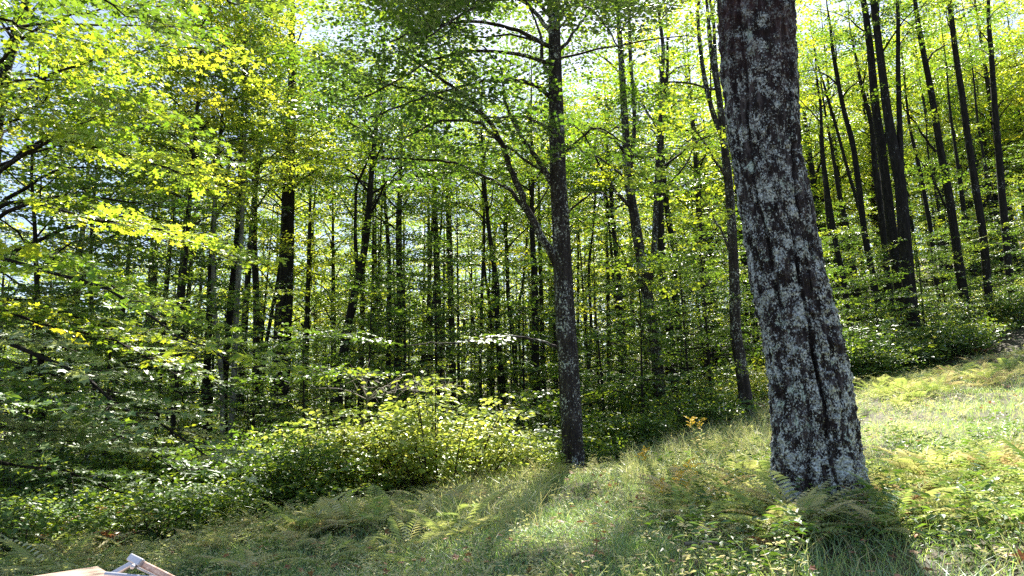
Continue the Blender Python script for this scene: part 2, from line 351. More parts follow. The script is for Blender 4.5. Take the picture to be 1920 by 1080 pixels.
def trunk_mesh(q, rad, sides, mat, flare=1.0, rough=.06):
    """q (n,3), rad (n): a slightly irregular trunk with a root flare."""
    n = len(q); t = unit(np.gradient(q, axis=0)); a = unit(np.cross(t, [0, 1, .01])); b = np.cross(t, a)
    th = np.arange(sides)*2*math.pi/sides
    lob = 1+rough*np.sin(th*3+U(0, 6))[None]+rough*.7*np.sin(th*5+U(0, 6))[None]+rng.normal(0, rough*.5, (n, sides))
    hgt = q[:, 2]-q[0, 2]; fl = 1+flare*.45*np.exp(-hgt/.22)
    lobf = 1+flare*.25*np.exp(-hgt/.3)[:, None]*np.sin(th*4+1)[None]
    rr = rad[:, None]*fl[:, None]*lob*lobf
    v = q[:, None]+rr[..., None]*(np.cos(th)[None, :, None]*a[:, None]+np.sin(th)[None, :, None]*b[:, None])
    i = np.arange(n-1)[:, None]*sides; j = np.arange(sides)[None]; j2 = (j+1) % sides
    f = np.stack([i+j, i+j2, i+sides+j2, i+sides+j], -1).reshape(-1, 4)
    return v.reshape(-1, 3), f

DL, DS = 1.6, 1.15
def crown_limbs(q, rad, z0, z1, nl, leaf, lv, tb, tt, spread=3.0, el=(25, 55), sl=(.9, 1.6), step=.42, azr=None, start=.35, lr=1.0):
    """limbs spiralling up a trunk polyline q between heights z0 and z1"""
    nl = int(nl*DL); step = step/DS
    az = U(0, 6.28); zs = np.linspace(z0, z1, nl)+U(-.25, .25, nl)
    for z in zs:
        az += 2.4+U(-.4, .4)
        p = np.array([np.interp(z, q[:, 2], q[:, j]) for j in range(3)]); r = np.interp(z, q[:, 2], rad)
        f = (z-z0)/max(z1-z0, .1); Ll = spread*(math.sin(math.pi*min(1, .28+.72*(1-f))*.5+.0)*.9+.15)*U(.75, 1.15)*(1-.35*f)
        e = R(U(*el))*(1+.3*f); h = np.array([math.cos(az), math.sin(az), 0])
        pts = [p, p+(h*math.cos(e)+ZU*math.sin(e))*Ll*.35, p+(h*math.cos(e*.8)+ZU*math.sin(e*.8))*Ll*.7+rng.normal(0, .08, 3),
               p+(h*math.cos(e*.55)+ZU*math.sin(e*.55))*Ll+rng.normal(0, .1, 3)]
        limb(pts, lr*min(r*.5, .012+Ll*.011), lv, tb, tt, leaf, sl, start, step)

# ------------------------------------------------------------------ the trees one can place in the photograph
def photo_tree(label, pts, wid, Y, top=17.0, cb=None, nl=14, leaf=.12, spread=2.6, mat=None, leafmat=None, limbs=(), lean=None,
               name='maple_tree', tpl=T_RH, el=(25, 55), sides=12, flare=1.0, group=None, trk2=(), sl=(.9, 1.6), low=0, step=.42, crown=True, lr=1.0):
    """pts: pixels from the foot up; wid: widths in pixels; limbs: [(pixel points, width, depth shift at the tip, leafy)]"""
    p3 = [P(x, y, Y) for x, y in pts]; rs = [w_*pxscale(x, y, Y)/2 for (x, y), w_ in zip(pts, np.interp(np.linspace(0, 1, len(pts)), np.linspace(0, 1, len(wid)), wid))]
    bx, by = p3[0][0]+(p3[0][0]-p3[1][0])*.0, Y; gz = Hs(bx, by)
    if p3[0][2] > gz+.15:
        p3.insert(0, np.array([bx, by, gz-.15])); rs.insert(0, rs[0]*1.06)
    else: p3[0] = np.array([bx, by, gz-.15])
    p3 = [p for p in p3]; dz = p3[-1]-p3[-2]; dz = unit(dz)
    zt = gz+top
    if p3[-1][2] < zt-1:
        k = 4; h0 = p3[-1][2]; r0 = rs[-1]
        for i in range(1, k+1):
            hh = h0+(zt-h0)*i/k; st = (hh-p3[-1][2]); dd = unit(dz*(1-.2*i)+ZU*.2*i+rng.normal(0, .03, 3)); p3.append(p3[-1]+dd*st/max(dd[2], .5)); rs.append(max(.012, r0*(1-i/k)**.8))
    q = smooth_poly(np.column_stack([p3, rs]), 46); rad = np.maximum(q[:, 3], .008); q = q[:, :3]
    q[2:, :2] += (noise1(46, 5, .02)[2:, None]*[1, 0])
    off = np.array([bx, by, gz])
    root = empty(name, tuple(off), label, 'tree', group)
    v, f = trunk_mesh(q, rad, sides, mat, flare)
    vs = [v]; fs_ = [f]; nn = len(v)
    for (tp, tw) in trk2:                   # second stems of a forked trunk
        s3 = smooth_poly([list(P(x, y, Y))+[w_*pxscale(x, y, Y)/2] for (x, y), w_ in zip(tp, np.interp(np.linspace(0, 1, len(tp)), [0, 1], tw))], 22)
        e = s3[-1]; ex = np.array([[e[0]+rng.normal(0, .3), e[1], e[2]+h, e[3]*(1-h/7)] for h in (1.5, 3, 4.5)]); s3 = np.vstack([s3, ex])
        vv, ff = trunk_mesh(s3[:, :3], s3[:, 3], 8, mat, 0.0); vs.append(vv); fs_.append(ff+nn); nn += len(vv)
    lv, tb, tt = Leaves(), Tubes(), Tubes()
    if crown:
        cb_ = gz+(cb if cb else top*.42)
        crown_limbs(q, rad, cb_, gz+top-.5, nl, leaf, lv, tb, tt, spread, el, sl, step, lr=lr)
        if low: crown_limbs(q, rad, gz+2.2, cb_, low, leaf, lv, tb, tt, spread*.7, (0, 30), sl, step)
        for (tp, tw) in trk2:
            s3 = np.array([P(x, y, Y) for x, y in tp]); e = s3[-1]; s3 = np.vstack([s3, [e+[0, 0, 4]]])
            o_ = np.argsort(s3[:, 2]); crown_limbs(s3[o_], np.full(len(s3), .04), max(cb_, s3[0][2]+.5), e[2]+4, max(2, nl//4), leaf, lv, tb, tt, spread*.8, el, sl, step)
    tv, tf = tb.arrays()
    if len(tf): vs.append(tv); fs_.append(tf+nn)
    me = mesh_np('trunk', np.vstack(vs)-off, [np.vstack(fs_)], mats=[mat], smooth=True); link('trunk', me, root)
    for (lp, w0, dy, leafy) in limbs:
        k = len(lp); p = [P(x, y, Y+dy*i/(k-1)) for i, (x, y) in enumerate(lp)]; r0 = w0*pxscale(*lp[0], Y)/2
        tl, lt, l2 = Tubes(), Tubes(), lv
        n = max(9, k*4); qq = smooth_poly(p, n); qq[1:-1] += rng.normal(0, .012, (n-2, 3))
        tl.add(qq, r0*(1-np.linspace(0, 1, n)**.8*.8)+.003, 7)
        a, b = tl.arrays(); link('limb', mesh_np('limb', a-off, [b], mats=[mat], smooth=True), root)
        if leafy:
            Lq = np.linalg.norm(np.diff(qq, axis=0), axis=1).sum(); ks = int(Lq*leafy/.4); sg = 1
            for t in np.linspace(.35, 1, max(ks, 2)):
                i = int(t*(n-2)); d = unit(qq[i+1]-qq[i]); hz = unit(d*[1, 1, 0]+[1e-3, 0, 0]); a_ = sg*R(U(20, 75)) if t < 1 else 0; sg = -sg
                spray(lv, tt, qq[i], np.array([hz[0]*math.cos(a_)-hz[1]*math.sin(a_), hz[0]*math.sin(a_)+hz[1]*math.cos(a_), U(0, .4)]), U(*sl), leaf, .15)
    if lv.count(): finish(root, lv, tt, leafmat or M_leaf, tpl, off=off)
    return root

# ------------------------------------------------------------------ the big trunk in front
def pnoise(nt_, nh, ct, ch):
    g_ = rng.random((ch+2, ct)); a = np.arange(nt_)/nt_*ct; b = np.linspace(0, ch, nh)
    i = a.astype(int); u = a-i; u = u*u*(3-2*u); j = np.minimum(b.astype(int), ch); v = b-j; v = v*v*(3-2*v); i1 = (i+1) % ct
    A = g_[j][:, i]*(1-u)+g_[j][:, i1]*u; B = g_[j+1][:, i]*(1-u)+g_[j+1][:, i1]*u
    return A*(1-v[:, None])+B*v[:, None]
def big_trunk():
    Yb = 6.2
    E = [(-60, 1341, 1478), (0, 1347, 1482), (100, 1354, 1485), (250, 1370, 1492), (400, 1392, 1516), (540, 1412, 1544), (640, 1430, 1570), (740, 1445, 1592),
         (850, 1452, 1608), (905, 1452, 1617), (960, 1449, 1626)][::-1]
    c3 = []; 
    for y, l, r in E:
        p = P((l+r)/2, y, Yb); c3.append(list(p)+[(r-l)/2*pxscale((l+r)/2, y, Yb)])
    gz = Hs(c3[0][0], Yb); c3 = [[c3[0][0]+.01, Yb, gz-.25, c3[0][3]*1.12]]+[c for c in c3 if c[2] > gz-.1]
    e = c3[-1]; d = np.array(c3[-1][:3])-np.array(c3[-3][:3]); d = unit(d)
    up_ = [[*(np.array(e[:3])+unit(d*(1-.2*k)+ZU*.2*k)*2.4*k), e[3]*(1-.17*k)] for k in range(1, 6)]
    off = np.array([c3[0][0], Yb, gz])
    root = empty('maple_tree', tuple(off), 'huge leaning trunk with peeling lichened grey bark standing in the ferns on the grass', 'tree')
    lo = smooth_poly(c3, 1500); nth = 420; nh = len(lo); q = lo[:, :3]; rad = lo[:, 3]
    hgt = q[-1, 2]-q[0, 2]
    d1 = 1-np.abs(2*pnoise(nth, nh, 34, int(hgt/.30))-1); d2 = 1-np.abs(2*pnoise(nth, nh, 60, int(hgt/.13))-1)
    d3 = pnoise(nth, nh, 110, int(hgt/.05)); d4 = pnoise(nth, nh, 200, int(hgt/.016)); big = pnoise(nth, nh, 5, int(hgt/1.1)); msk = pnoise(nth, nh, 9, int(hgt/.5)); d5 = pnoise(nth, nh, 70, int(hgt/.035))
    disp = .034*(d1**1.5-.5)*(.4+msk)+.018*(d2-.5)+.014*(np.clip(d5*2.2-.8, 0, 1)-.5)+.005*(d3-.5)+.004*(d4-.5)+.05*(big-.5)
    th = np.arange(nth)/nth*2*math.pi; z = q[:, 2]-gz
    def seam(t0, w_, dep, za, zb, wig=.05):
        tc = t0+wig*np.sin(z*3.1+t0*7)+.03*np.sin(z*9); m = np.clip((z-za)/.25, 0, 1)*np.clip((zb-z)/.4, 0, 1)
        dd = (th[None]-tc[:, None]+math.pi) % (2*math.pi)-math.pi; return -dep*np.exp(-(dd/w_)**2)*m[:, None]
    cam_t = 1.5*math.pi   # faces the camera
    disp += seam(cam_t-.05, .05, .045, 0, 2.6)+seam(cam_t-.5, .06, .03, 0, 1.3)-seam(cam_t-.38, .09, .022, 0, 1.2)-seam(cam_t+.05, .06, .025, .0, 1.6)
    disp += seam(cam_t+.35, .05, .035, .6, 3.4)+seam(cam_t-.75, .05, .03, 1.5, 5)
    fl = np.exp(-np.maximum(z, 0)/.22)[:, None]; lob = .5+.5*np.sin(th*5+1.2)[None]
    disp += fl*(.02+.12*lob**2)+seam(cam_t-1.2, .22, -.20, -1, .30)
    rr = rad[:, None]+disp
    v = q[:, None]+rr[..., None]*np.stack([np.cos(th), np.sin(th), 0*th], -1)[None]
    i = np.arange(nh-1)[:, None]*nth; j = np.arange(nth)[None]; j2 = (j+1) % nth
    f = np.stack([i+j, i+j2, i+nth+j2, i+nth+j], -1).reshape(-1, 4)
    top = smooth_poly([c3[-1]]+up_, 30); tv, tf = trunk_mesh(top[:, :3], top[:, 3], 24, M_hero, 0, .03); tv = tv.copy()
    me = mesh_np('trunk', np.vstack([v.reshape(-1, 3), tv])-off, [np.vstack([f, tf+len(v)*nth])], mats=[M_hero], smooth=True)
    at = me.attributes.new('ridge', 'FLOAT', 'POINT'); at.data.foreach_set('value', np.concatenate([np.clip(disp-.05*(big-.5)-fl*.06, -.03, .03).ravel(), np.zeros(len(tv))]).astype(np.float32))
    link('trunk', me, root)
    lv, tb, tt = Leaves(), Tubes(), Tubes()
    crown_limbs(top[:, :3], top[:, 3], top[8, 2], top[-1, 2], 7, .12, lv, tb, tt, 3.4)
    a, b = tb.arrays(); link('limbs', mesh_np('limbs', a-off, [b], mats=[M_bark], smooth=True), root).name = 'limb'
    finish(root, lv, tt, M_leaf, T_RH, off=off)
    return root
big_trunk()

# ------------------------------------------------------------------ the maple in the middle with its long arms to the left
photo_tree('tall maple with grey flecked trunk beside the bright bush, long crooked limbs reaching left',
    [(1075, 885), (1069, 760), (1064, 660), (1057, 550), (1052, 440), (1046, 300), (1041, 180), (1038, 60), (1036, -60)], [43, 38, 37, 35, 32, 29, 26, 22, 18], 13.0,
    top=12.0, cb=7.6, nl=10, leaf=.105, spread=3.4, mat=M_barkl, leafmat=M_leafd, sides=40, flare=.6, el=(10, 40), sl=(.8, 1.5), lr=.5,
    limbs=[([(1037, 90), (960, 55), (880, 40), (800, 55), (730, 80)], 9, -2.0, 1.3),
           ([(1038, 70), (990, 10), (900, -30), (800, -20), (700, 20)], 9, -1.4, 1.3),
           ([(1038, 40), (1000, 0), (930, 0), (860, 30), (800, 70)], 8, -4.0, 1.4),
           ([(1038, 60), (1060, 20), (1090, 10), (1130, 40), (1160, 90)], 7, -3.0, 1.4),
           ([(1037, 20), (1010, -40), (960, -60), (900, -20), (830, -10)], 8, -4.6, 1.4),
           ([(1037, 120), (930, 95), (820, 110), (730, 160), (660, 190)], 8, -1.4, 1.1),
           ([(1050, 505), (1018, 450), (985, 385), (960, 325), (938, 265), (905, 212), (862, 172), (815, 140), (770, 108)], 17, -1.2, .45),
           ([(985, 390), (950, 352), (905, 330), (868, 312), (810, 300), (740, 296), (690, 288)], 8, -.8, .8),
           ([(945, 275), (905, 235), (868, 225), (825, 228), (790, 243), (745, 262)], 8, -1.5, .5),
           ([(900, 212), (850, 190), (790, 172), (735, 158), (680, 140)], 7, -1.1, .9),
           ([(1038, 348), (1008, 300), (972, 245), (948, 195), (938, 130), (905, 85)], 12, -.8, .5),
           ([(1040, 245), (1000, 225), (965, 217), (930, 222), (890, 205)], 8, -1.6, .5),
           ([(1036, 185), (1005, 160), (960, 150), (915, 152), (870, 162), (800, 180), (735, 205), (690, 222)], 9, -1.4, .9),
           ([(1035, 140), (1020, 120), (1012, 60), (985, 0)], 11, .5, .7),
           ([(1028, 330), (985, 300), (930, 262), (890, 250)], 7, -1.0, .6),
           ([(1045, 300), (1085, 262), (1120, 240), (1160, 262), (1200, 300)], 6, -.6, .6),
           ([(1050, 420), (1085, 380), (1120, 360), (1160, 380)], 5, -.9, .7),
           ([(1040, 110), (1075, 60), (1105, 20), (1120, -40)], 8, .5, .9),
           ([(1058, 655), (1030, 645), (1000, 637), (960, 631), (930, 633), (890, 640), (845, 643), (790, 645), (755, 648)], 7, .8, .35)])

Wt = 'tree'
hand = [
 # left of the bush
 dict(label='thick straight black trunk behind the yellow-topped sapling, left of the bush', pts=[(525, 745), (533, 620), (538, 500), (540, 380), (542, 300), (545, 200), (548, 100)], wid=[29, 27, 25, 23, 20, 17, 12], Y=21, top=15.0, cb=6.8,
      limbs=[([(541, 318), (520, 345), (495, 352), (470, 330)], 6, -1, .6), ([(541, 265), (520, 250), (500, 232), (488, 190)], 6, .6, .6), ([(542, 350), (560, 325), (575, 300)], 6, -.5, .5), ([(546, 130), (520, 85), (500, 55), (480, 30)], 7, 0, .4)]),
 dict(label='slim straight trunk just left of the thick black trunk', pts=[(478, 762), (480, 613), (478, 500), (476, 443), (480, 350), (490, 250)], wid=[14, 12, 9, 6], Y=23, top=13.6, cb=6.5),
 dict(label='slender trunk leaning right, close beside the thick black trunk', pts=[(489, 741), (498, 656), (510, 583), (524, 498), (530, 400), (532, 300)], wid=[8, 7, 6, 5], Y=24, top=12, cb=6, spread=1.8, nl=9),
 dict(label='dark trunk of the clump on the left, directly left of the pale stems', pts=[(387, 843), (388, 698), (393, 570), (398, 450), (405, 330)], wid=[14, 13, 11, 7], Y=18, top=13.0, cb=6.0),
 dict(label='dark trunk between the two pale stems of the left clump', pts=[(421, 839), (420, 741), (426, 656), (434, 549), (445, 440), (450, 330)], wid=[14, 13, 12, 8], Y=18.5, top=13.6, cb=6.5),
 dict(label='pale blotched thin stem on the left of the clump', pts=[(419, 839), (416, 698), (405, 592), (400, 494), (402, 380)], wid=[9, 9, 8, 5], Y=17.4, top=12, cb=6.2, mat=M_birch, name='birch_tree', leafmat=M_leafy, nl=10, spread=1.8),
 dict(label='pale grey stem on the right of the clump with a bent middle', pts=[(430, 839), (438, 720), (441, 656), (446, 549), (453, 443), (458, 330)], wid=[11, 11, 10, 6], Y=17.8, top=13, cb=6.0, mat=M_birch, name='birch_tree', leafmat=M_leafy, nl=11, spread=2.0),
 dict(label='dark forked trunk leaning right above the left half of the bush', pts=[(632, 778), (636, 715), (647, 656), (657, 592), (672, 519), (687, 443), (692, 370), (700, 280)], wid=[19, 17, 15, 12, 9], Y=21, top=13.5, cb=6.2, trk2=[([(672, 519), (668, 480), (666, 430), (668, 350)], [9, 5])]),
 dict(label='straight dark trunk behind the right half of the thorny dead twigs', pts=[(745, 710), (749, 613), (749, 528), (747, 421), (750, 320)], wid=[14, 13, 12, 8], Y=25, top=13, cb=7),
 dict(label='narrow dark trunk hard against the left of a slightly thicker one above the bush', pts=[(728, 715), (729, 592), (728, 485), (722, 380)], wid=[10, 9, 6], Y=26, top=13, cb=7, nl=10),
 dict(label='thin leaning pole between the twin trunks and the middle maple', pts=[(802, 698), (811, 592), (819, 506), (826, 420)], wid=[6, 6, 4], Y=26, top=11, cb=6, nl=8, spread=1.6),
 dict(label='thin upright pole rising behind the right side of the bush', pts=[(902, 775), (902, 656), (904, 528), (907, 443), (906, 360)], wid=[6, 6, 4], Y=24, top=11, cb=6, nl=8, spread=1.6),
 dict(label='dark slim trunk right of the bush, leaning left towards its top', pts=[(945, 785), (939, 677), (933, 592), (930, 528), (919, 443), (913, 380)], wid=[12, 10, 9, 6], Y=22, top=12, cb=6, nl=10, spread=2),
 dict(label='thin trunk with a kink seen left of the low dead limb', pts=[(921, 664), (919, 579), (909, 506), (905, 400)], wid=[5, 5, 4], Y=33, top=13, cb=8, nl=8),
 dict(label='middling trunk halfway between the bush and the middle maple', pts=[(966, 741), (964, 656), (953, 570), (951, 500), (948, 420)], wid=[8, 8, 6], Y=29, top=13, cb=7),
 dict(label='dark trunk close on the left of the middle maple', pts=[(1009, 785), (1005, 656), (1003, 549), (1000, 477), (998, 400)], wid=[16, 14, 12, 8], Y=23, top=12.5, cb=6.5, nl=11),
 dict(label='leaning thin pole crossing above the low dead limb', pts=[(973, 592), (979, 540), (984, 494), (990, 430)], wid=[5, 5, 3], Y=34, top=13, cb=8, nl=8),
 dict(label='short stretch of trunk peeping out low beside the middle maple', pts=[(1043, 720), (1041, 647), (1040, 560)], wid=[9, 8, 5], Y=28, top=13, cb=7),
 # right of the middle maple
 dict(label='forked dark maple with splayed upper stems, right of the middle maple', pts=[(1243, 793), (1236, 716), (1228, 627), (1214, 554), (1201, 478), (1188, 393), (1180, 340), (1175, 250), (1168, 150), (1160, 50)], wid=[22, 21, 20, 20, 18, 16, 14, 12, 9], Y=18, nl=3, top=12.2, cb=7.6, mat=M_barkl, sides=20, spread=2.3,
      trk2=[([(1216, 535), (1226, 478), (1230, 393), (1234, 300), (1240, 200), (1244, 90)], [13, 7]), ([(1188, 400), (1182, 330), (1190, 230), (1183, 120), (1180, 40)], [9, 6])],
      limbs=[([(1205, 541), (1183, 508), (1160, 462), (1139, 422)], 7, -.6, .2), ([(1186, 393), (1160, 365), (1130, 320), (1100, 262), (1075, 232)], 8, -1.2, .5), ([(1180, 345), (1150, 315), (1110, 290), (1070, 278)], 6, .6, .6),
             ([(1175, 290), (1150, 262), (1125, 245), (1095, 235)], 6, -.8, .6), ([(1232, 380), (1262, 340), (1290, 300), (1310, 255)], 6, -.7, .6), ([(1216, 660), (1206, 625), (1190, 590), (1182, 562)], 6, -.5, 0)]),
 dict(label='straight dark trunk just behind the forked maple on its right', pts=[(1269, 745), (1256, 614), (1243, 533), (1239, 418), (1238, 300), (1246, 180)], wid=[16, 15, 14, 11, 8], Y=22, nl=8, top=13.0, cb=7),
 dict(label='second straight trunk behind the forked maple, further right', pts=[(1277, 650), (1264, 541), (1266, 478), (1254, 414), (1245, 330), (1240, 230)], wid=[12, 12, 10, 6], Y=27, top=14.4, cb=7.5),
 dict(label='middling trunk with low stub left of the forked maple', pts=[(1170, 700), (1162, 563), (1158, 499), (1150, 420)], wid=[11, 10, 7], Y=26, top=13, cb=7),
 dict(label='thin pole midway between the middle and the forked maple', pts=[(1141, 700), (1141, 541), (1138, 440)], wid=[6, 6, 4], Y=30, top=13, cb=8, nl=8),
 dict(label='crooked thin pole just right of the middle maple', pts=[(1105, 700), (1108, 600), (1104, 500), (1112, 430)], wid=[6, 6, 4], Y=27, top=12, cb=7, nl=8),
 dict(label='trunk standing at the field edge just left of the huge lichened trunk', pts=[(1401, 770), (1388, 669), (1379, 605), (1375, 499), (1373, 435), (1366, 350), (1358, 260), (1350, 190)], wid=[25, 22, 20, 18, 17, 16, 14, 11], Y=16, nl=2, top=11.5, cb=7.4, mat=M_barkl, sides=24,
      trk2=[([(1357, 260), (1338, 215), (1322, 150), (1312, 80), (1308, 20)], [11, 6]), ([(1352, 200), (1342, 120), (1338, 40)], [9, 6])], limbs=[([(1366, 340), (1340, 300), (1318, 262), (1300, 240)], 6, -.8, .5), ([(1370, 470), (1345, 420), (1325, 385), (1300, 350)], 5, -.7, .4)]),
 # right of the huge trunk
 dict(label='slender trunk nearest the right side of the huge lichened trunk', pts=[(1592, 600), (1580, 519), (1567, 455), (1554, 370), (1542, 285), (1538, 200)], wid=[11, 10, 8, 5], Y=25, nl=4, top=12.0, spread=2.0, cb=8.2),
 dict(label='low dark trunk half hidden right behind the huge trunk', pts=[(1571, 580), (1563, 477), (1552, 383), (1545, 300)], wid=[11, 10, 6], Y=28, nl=4, top=12.0, spread=2.0, cb=9.2),
 dict(label='curving trunk sweeping left as it rises, third right of the huge trunk', pts=[(1643, 560), (1622, 443), (1609, 341), (1597, 264), (1580, 200), (1563, 100)], wid=[12, 11, 9, 7], Y=24, nl=4, top=13.0, spread=2.0, cb=8.7),
 dict(label='thin pale-lit pole arcing left between slender trunks', pts=[(1628, 480), (1614, 404), (1592, 328), (1571, 251), (1553, 190)], wid=[7, 6, 5], Y=28, nl=4, top=12.5, spread=2.0, cb=9.2),
 dict(label='dark trunk low in the gap right of the huge trunk', pts=[(1609, 560), (1588, 434), (1575, 370), (1560, 280)], wid=[11, 10, 6], Y=30, nl=4, top=13.0, spread=2.0, cb=9.7),
 dict(label='leftmost trunk of the tight black trio on the right', pts=[(1662, 500), (1648, 379), (1639, 306), (1633, 234), (1620, 180)], wid=[11, 10, 7], Y=25, nl=4, top=12.5, spread=2.0, cb=9.2),
 dict(label='middle trunk of the tight black trio, splitting near its top', pts=[(1690, 560), (1668, 400), (1653, 285), (1641, 200), (1632, 100), (1622, 20)], wid=[19, 17, 14, 11], Y=23, nl=4, top=14.0, spread=2.0, cb=9.7, sides=16, trk2=[([(1653, 290), (1664, 230), (1652, 130), (1645, 60)], [8, 6])]),
 dict(label='stoutest black trunk of the tight trio, joined by a second stem', pts=[(1712, 600), (1695, 434), (1688, 341), (1676, 277), (1663, 200), (1650, 100), (1640, 20)], wid=[24, 21, 18, 14, 12], Y=22, nl=4, top=14.0, spread=2.0, cb=9.7, sides=16, trk2=[([(1690, 345), (1688, 264), (1686, 200), (1684, 120), (1684, 30)], [12, 7])]),
 dict(label='thin pole right of the black trio', pts=[(1756, 540), (1746, 439), (1735, 379), (1724, 315), (1706, 240), (1698, 170)], wid=[8, 8, 6, 4], Y=26, top=13.0, spread=2.0, cb=9.2, nl=4),
 dict(label='short dark pole between the black trio and the leaning trunk', pts=[(1773, 540), (1765, 439), (1756, 370)], wid=[7, 6, 4], Y=30, top=13.0, spread=2.0, cb=10.2, nl=4),
 dict(label='long leaning dark trunk midway between the black trio and the right edge', pts=[(1814, 590), (1797, 477), (1784, 392), (1767, 298), (1754, 221), (1740, 140), (1722, 40)], wid=[17, 15, 13, 11, 9], Y=23.5, nl=4, top=14.4, spread=2.0, cb=9.2, sides=14, limbs=[([(1755, 285), (1725, 245), (1700, 210), (1690, 190)], 5, -.5, .3), ([(1775, 390), (1745, 330), (1725, 300)], 5, -.3, .3)]),
 dict(label='leaning dark trunk second from the right edge', pts=[(1855, 600), (1844, 456), (1831, 362), (1816, 264), (1803, 180), (1790, 90), (1780, 0)], wid=[15, 13, 11, 9], Y=24, nl=4, top=14.4, spread=2.0, cb=9.2, sides=14),
 dict(label='dark trunk close to the right edge of the photo', pts=[(1895, 540), (1882, 404), (1874, 306), (1866, 221), (1858, 100)], wid=[13, 12, 9], Y=25, nl=4, top=14.4, spread=2.0, cb=9.2),
 dict(label='faint trunk behind the two leaning ones on the right', pts=[(1836, 560), (1818, 477), (1806, 390), (1795, 300)], wid=[10, 10, 6], Y=30, nl=4, top=14.4, spread=2.0, cb=10.2),
 dict(label='short faint trunk beside the one near the right edge', pts=[(1876, 470), (1857, 392), (1845, 300)], wid=[8, 8, 5], Y=33, nl=4, top=15.0, spread=2.0, cb=10.2),
 # far left
 dict(label='dark stem low on the far left behind the drooping boughs', pts=[(78, 770), (77, 715), (72, 600), (66, 480), (62, 380)], wid=[13, 12, 9, 6], Y=13, top=9, cb=3.5, low=5, spread=2.2),
 dict(label='slim stem on the left, behind the tip of the yellow bough', pts=[(178, 690), (172, 590), (170, 480), (176, 380)], wid=[8, 8, 5], Y=17, top=10, cb=4.5, low=3, spread=2),
 dict(label='leaning dark pole between the far left stem and the pale stems', pts=[(215, 700), (228, 600), (240, 500), (250, 380)], wid=[9, 8, 5], Y=20, top=12, cb=5.5, low=2, spread=2),
 dict(label='maple on the far left whose dark limb crosses the top left corner', pts=[(-20, 430), (-8, 250), (5, 150), (25, 85), (42, 30), (55, -40)], wid=[22, 20, 18, 13], Y=14, top=13, cb=4.2, nl=14, low=3, spread=3.2),
 dict(label='yellowing tree with fine drooping leaves, top left', pts=[(330, 700), (345, 520), (355, 400), (365, 250), (375, 120), (380, 0)], wid=[9, 8, 7, 6, 5], Y=16, top=13, cb=4.8, nl=22, spread=2.3, leafmat=M_leafy, leaf=.085, name='birch_tree', el=(5, 40), sl=(.7, 1.3), step=.36),
]
protos = []
for kw in hand:
    kw.setdefault('mat', M_bark); kw.setdefault('leaf', .115)
    protos.append(photo_tree(**kw))
# ------------------------------------------------------------------ edge trees on the left: low boughs that hang into view
def bough_tree(label, base, top, boughs, leaf=.095, leafmat=None, r=.13, fill=8, zlo=1.0):
    gz = Hs(*base); off = np.array([base[0], base[1], gz]); root = empty('maple_tree', tuple(off), label, 'tree')
    q = smooth_poly([[base[0], base[1], gz-.1], [base[0]+.1, base[1], gz+top*.35], [base[0]+.15, base[1]+.1, gz+top*.7], [base[0]+.3, base[1], gz+top]], 30)
    rad = np.linspace(r, .02, 30); v, f = trunk_mesh(q, rad, 12, M_bark, .8); link('trunk', mesh_np('trunk', v-off, [f], mats=[M_bark], smooth=True), root)
    for bp_ in boughs:
        pts = [np.array(p) for p in bp_['pts']]; lv, tb, tt = Leaves(), Tubes(), Tubes()
        z0 = pts[0][2]-.5; p0 = np.array([np.interp(z0, q[:, 2], q[:, j]) for j in range(3)])
        limb([p0]+pts, bp_.get('r', .035), lv, tb, tt, bp_.get('leaf', leaf), bp_.get('sl', (.5, .95)), bp_.get('start', .3), bp_.get('step', .2), bp_.get('droop', .22), 6, bp_.get('up', -.06), fine=True, jit=.42, n=14)
        a, b = tb.arrays(); lo_ = link('limb', mesh_np('limb', a-off, [b], mats=[M_bark], smooth=True), root)
        v, fs, at = lv.arrays(T_MP); tv, tf = tt.arrays(); nq = sum(len(x) for x in fs)
        me = mesh_np('leaves', np.vstack([v, tv])-off, fs+[tf+len(v)], np.concatenate([at, np.zeros(len(tf))]), [bp_.get('mat', leafmat or M_leaf), M_twig], np.concatenate([np.zeros(nq), np.ones(len(tf))]))
        link('leaves', me, lo_)
    lv, tb, tt = Leaves(), Tubes(), Tubes()
    crown_limbs(q, rad, gz+zlo, gz+top-.3, fill, leaf*1.05, lv, tb, tt, 2.6, (0, 40), (.7, 1.2), .34)
    a, b = tb.arrays()
    if len(b): link('limb', mesh_np('limb', a-off, [b], mats=[M_bark], smooth=True), root)
    if lv.count(): finish(root, lv, tt, leafmat or M_leaf, T_OV, off=off)
    return root
def pp(*l): return [P(*c) for c in l]
bough_tree('near maple at the left edge, low boughs sweeping down right with bright upper leaves', (-6.9, 8.2), 8.5, [
    dict(pts=pp((-120, 470, 8.2), (60, 500, 8.0), (190, 540, 7.8), (310, 610, 7.6), (440, 690, 7.4)), mat=M_leafy),
    dict(pts=pp((-120, 610, 7.6), (0, 640, 7.5), (150, 700, 7.3), (280, 790, 7.1), (400, 860, 6.9)), mat=M_sunpale),
    dict(pts=pp((-100, 780, 7.2), (0, 800, 7.2), (70, 812, 7.1), (130, 828, 7.0)), mat=M_sunpale),
    dict(pts=pp((-120, 700, 8.6), (60, 730, 8.8), (200, 800, 8.9), (330, 880, 9.0)), mat=M_leafd),
    dict(pts=pp((-120, 540, 9.2), (60, 600, 9.4), (200, 640, 9.6), (330, 700, 9.7)), mat=M_leaf),
    dict(pts=pp((-120, 860, 8.0), (20, 870, 8.1), (140, 890, 8.2), (250, 930, 8.3)), mat=M_leafd, start=.2),
    dict(pts=pp((-120, 720, 6.9), (-20, 740, 6.8), (60, 760, 6.7)), mat=M_leafd),
    ], fill=4, zlo=5.0)
